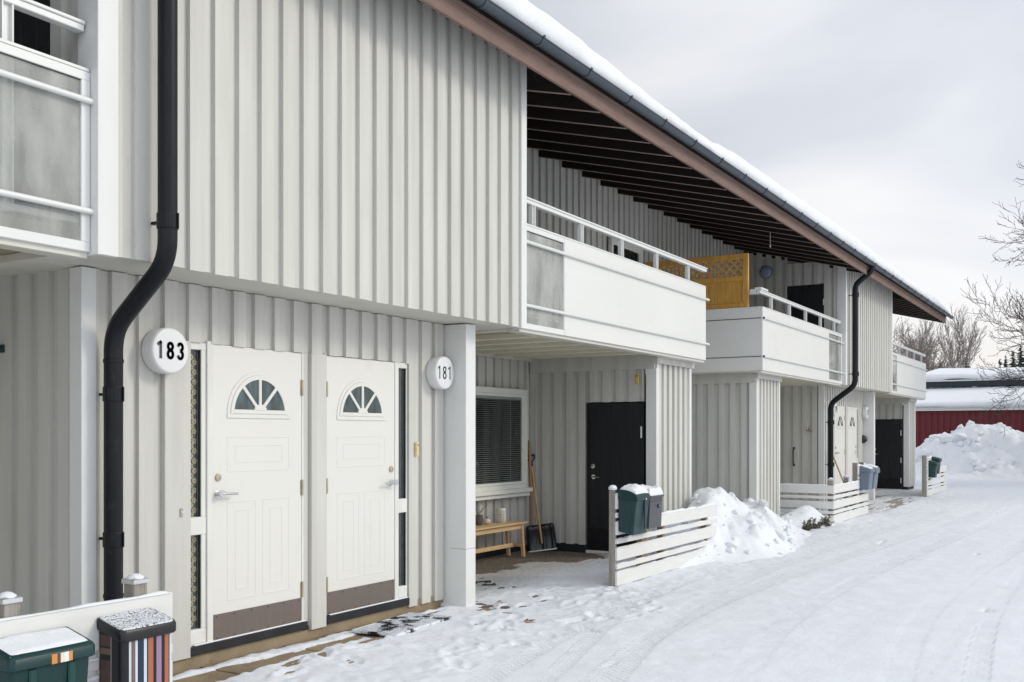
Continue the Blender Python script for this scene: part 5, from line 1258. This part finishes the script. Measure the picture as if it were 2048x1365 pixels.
def bare_tree(loc, hgt, spread, label, seed, m, depth=6, rmin=.012, trunk_r=None, up=.25, multi=1, trunk_frac=.32, nb=(2, 4), group=None, droop=0.0, low=0.15, bias=None, dense=False):
    rnd = random.Random(seed); t = thing('bare_tree', label, 'tree', loc, group); segs = []; tr = []
    trunk_r = trunk_r or hgt * .014
    def grow(p, d, L_, r, lev):
        n = 3 if lev < 2 else 4; q = p
        for i in range(n):
            d = (d + Vector((rnd.uniform(-1, 1), rnd.uniform(-1, 1), rnd.uniform(-1, 1))) * .14 + Vector((0, 0, up * (.35 if lev < 4 else -droop))) * .3).normalized()
            q2 = q + d * (L_ / n); r2 = max(r * (1 - .24 / n * 1.6), rmin * .8)
            (tr if lev == 0 else segs).append((tuple(q), tuple(q2), max(r, rmin), max(r2, rmin * .8))); r = r2
            if lev < depth and (lev == 1 or (lev == 0 and i > 0) or (lev > 1 and i in ((1, 2, 3) if dense and lev < 6 else (1, 3)))):
                for _ in range(1 if lev else 2):
                    if rnd.random() < .92:
                        ax = d.orthogonal().normalized(); ax.rotate(Matrix.Rotation(rnd.uniform(0, 6.28), 3, d)); nd = (d * rnd.uniform(.55, .9) + ax * spread * rnd.uniform(.6, 1.1)).normalized()
                        if bias: nd = (nd + Vector(bias) * .35).normalized()
                        grow(q2, nd, L_ * rnd.uniform(.55, .78), r * rnd.uniform(.45, .62), lev + 1)
            q = q2
        if lev < depth: grow(q, (d + Vector((rnd.uniform(-.2, .2), rnd.uniform(-.2, .2), 0))).normalized(), L_ * rnd.uniform(.62, .8), r * .8, lev + 1)
    for k in range(multi):
        o = Vector(loc) + (Vector((rnd.uniform(-.5, .5), rnd.uniform(-.5, .5), 0)) * (.8 if multi > 1 else 0)); dd = Vector((rnd.uniform(-.3, .3), rnd.uniform(-.3, .3), 1)).normalized() if multi > 1 else Vector((0, 0, 1))
        grow(o - Vector((0, 0, .3)), dd, hgt * trunk_frac, trunk_r * (1 if multi == 1 else .6), 0)
    fobj('trunk', fast_tubes(tr, 8), m, t); fobj('crown', fast_tubes(segs, 3), m, t); return t
TG = 'bare trees beyond the terrace'
bare_tree((64, 12.0, 0), 9.8, .55, 'bushy leafless tree directly behind the end balcony', 31, 'bark2', 6, .011, up=.5, multi=3, trunk_frac=.30, group=TG)
bare_tree((68, 11.1, 0), 7.8, .55, 'leafless willow-like bush between end balcony and red roof', 33, 'bark2', 6, .011, up=.45, multi=3, trunk_frac=.28, group=TG)
bare_tree((74, 11.2, 0), 9.4, .20, 'slender grey birch, left of the two upright birches', 35, 'barkb', 6, .010, up=1.3, trunk_frac=.33, group=TG)
bare_tree((72, 10.1, 0), 10.2, .22, 'taller upright birch with a full twiggy oval crown', 38, 'barkb', 6, .011, up=1.2, trunk_frac=.34, group=TG)
def spreading_tree(loc, hgt, label, seed, m):
    rnd = random.Random(seed); t = thing('bare_tree', label, 'tree', loc, TG); segs = []; tr = []
    def limb(p, d, L_, r, lev):
        n = 6 if lev < 2 else 5; q = Vector(p); r0 = r
        for i in range(n):
            d = (d + Vector((rnd.uniform(-1, 1), rnd.uniform(-1, 1), rnd.uniform(-.8, 1.1))) * (.13 + .05 * lev)).normalized(); q2 = q + d * (L_ / n); r2 = max(.006, r - (r0 * .75) / n); segs.append((tuple(q), tuple(q2), r, r2)); r = r2
            if lev < 4 and (i > 0 or lev > 0):
                for _ in range(2 if lev < 2 else 1):
                    ax = d.orthogonal().normalized(); ax.rotate(Matrix.Rotation(rnd.uniform(0, 6.28), 3, d)); nd = (d + ax * rnd.uniform(.45, .95) + Vector((0, 0, .12))).normalized(); limb(q2, nd, L_ * rnd.uniform(.30, .52), max(.007, r * .6), lev + 1)
            q = q2
    q = Vector(loc) - Vector((0, 0, .3)); r = hgt * .021; z = 0
    for i in range(14):
        q2 = Vector((loc[0] + rnd.uniform(-.12, .12), loc[1] + rnd.uniform(-.12, .12), hgt * (i + 1) / 14)); r2 = r * .89; tr.append((tuple(q), tuple(q2), r, r2)); f = (i + 1) / 14
        if f > .16:
            for k in range(4):
                a = rnd.uniform(0, 6.28) if k else R_(100) + rnd.uniform(-.5, .5); limb(q2, Vector((math.cos(a), math.sin(a), .25 + .5 * f)).normalized(), (1.15 - f) * hgt * .44 * rnd.uniform(.75, 1.1), r2 * .42, 0)
        q = q2; r = r2
    fobj('trunk', fast_tubes(tr, 8), m, t); fobj('crown', fast_tubes(segs, 3), m, t); return t
spreading_tree((38.5, -4.3, 0), 15.5, 'big dark bare tree reaching in from the right picture edge', 21, 'bark')

def spruce(loc, hgt, label, seed):
    rnd = random.Random(seed); t = thing('spruce', label, 'tree', loc, 'dark spruces beyond the red roof'); mb = MB(); z = hgt * .06; L0 = hgt * .20
    while z < hgt * .985:
        f = 1 - z / hgt; L_ = L0 * (f ** .85) + .08; n = max(7, int(16 * f + 7))
        for i in range(n):
            a = rnd.uniform(0, 6.28); l_ = L_ * rnd.uniform(.7, 1.15); d = Vector((math.cos(a), math.sin(a), -.28)); p = Vector((loc[0], loc[1], loc[2] + z + rnd.uniform(-.1, .1)))
            s = Vector((-math.sin(a), math.cos(a), 0))
            for k in range(5):
                u = (k + .5) / 5; c = p + d * l_ * u + Vector((0, 0, .10 * l_ * u * u)); ww = l_ * .34 * (1 - u * .6) * rnd.uniform(.7, 1.3); dn = Vector((0, 0, -ww * rnd.uniform(.4, .9)))
                up_ = Vector((0, 0, ww * .55)); mb.add([c - d * l_ * .12 + up_, c + s * ww + dn, c + d * l_ * .16 - up_ * 1.4, c - s * ww + dn], [(0, 1, 2), (0, 2, 3)])
        z += hgt * .026
    fobj('crown', mb, 'spruce', t); tb = MB(); tb.tube([(loc[0], loc[1], loc[2] - .2), (loc[0], loc[1], loc[2] + hgt * .97)], [hgt * .016, hgt * .002], 6); fobj('trunk', tb, 'bark', t)
def at_px(x, X): # direction of a picture column on the ground, for setting out the far tree line
    u = (x - 1024) / 2030; dx = math.cos(TH) + math.sin(TH) * u; dy = math.sin(TH) - math.cos(TH) * u; return (X, X * dy / dx, 0)
for i, (x, X, h, lab) in enumerate(((1884, 100, 7.7, 'dark spruce tip between the bushy tree and the left birch'), (1907, 100, 7.9, 'dark spruce at the foot of the left birch'), (1932, 92, 8.4, 'broad dark spruce at the foot of the taller birch'), (1960, 118, 8.6, 'small spruce, first of three right of the tall birch'), (1972, 120, 8.6, 'small spruce, middle of three right of the tall birch'), (1983, 124, 8.6, 'small spruce, last of three right of the tall birch'),
                            (2000, 110, 9.2, 'narrow spruce left of the dense spruce group'), (2011, 100, 8.7, 'spruce with layered boughs left of the dense group'), (2026, 95, 8.7, 'dark spruce at left edge of the dense group'), (2042, 70, 7.2, 'largest dense blue-green spruce at the right picture edge'), (2060, 72, 7.8, 'tall spruce beyond the right picture edge'))):
    spruce(at_px(x, X), h, lab, 200 + i)
for o in EMPTIES:
    if '_wl' in o: del o['_wl']
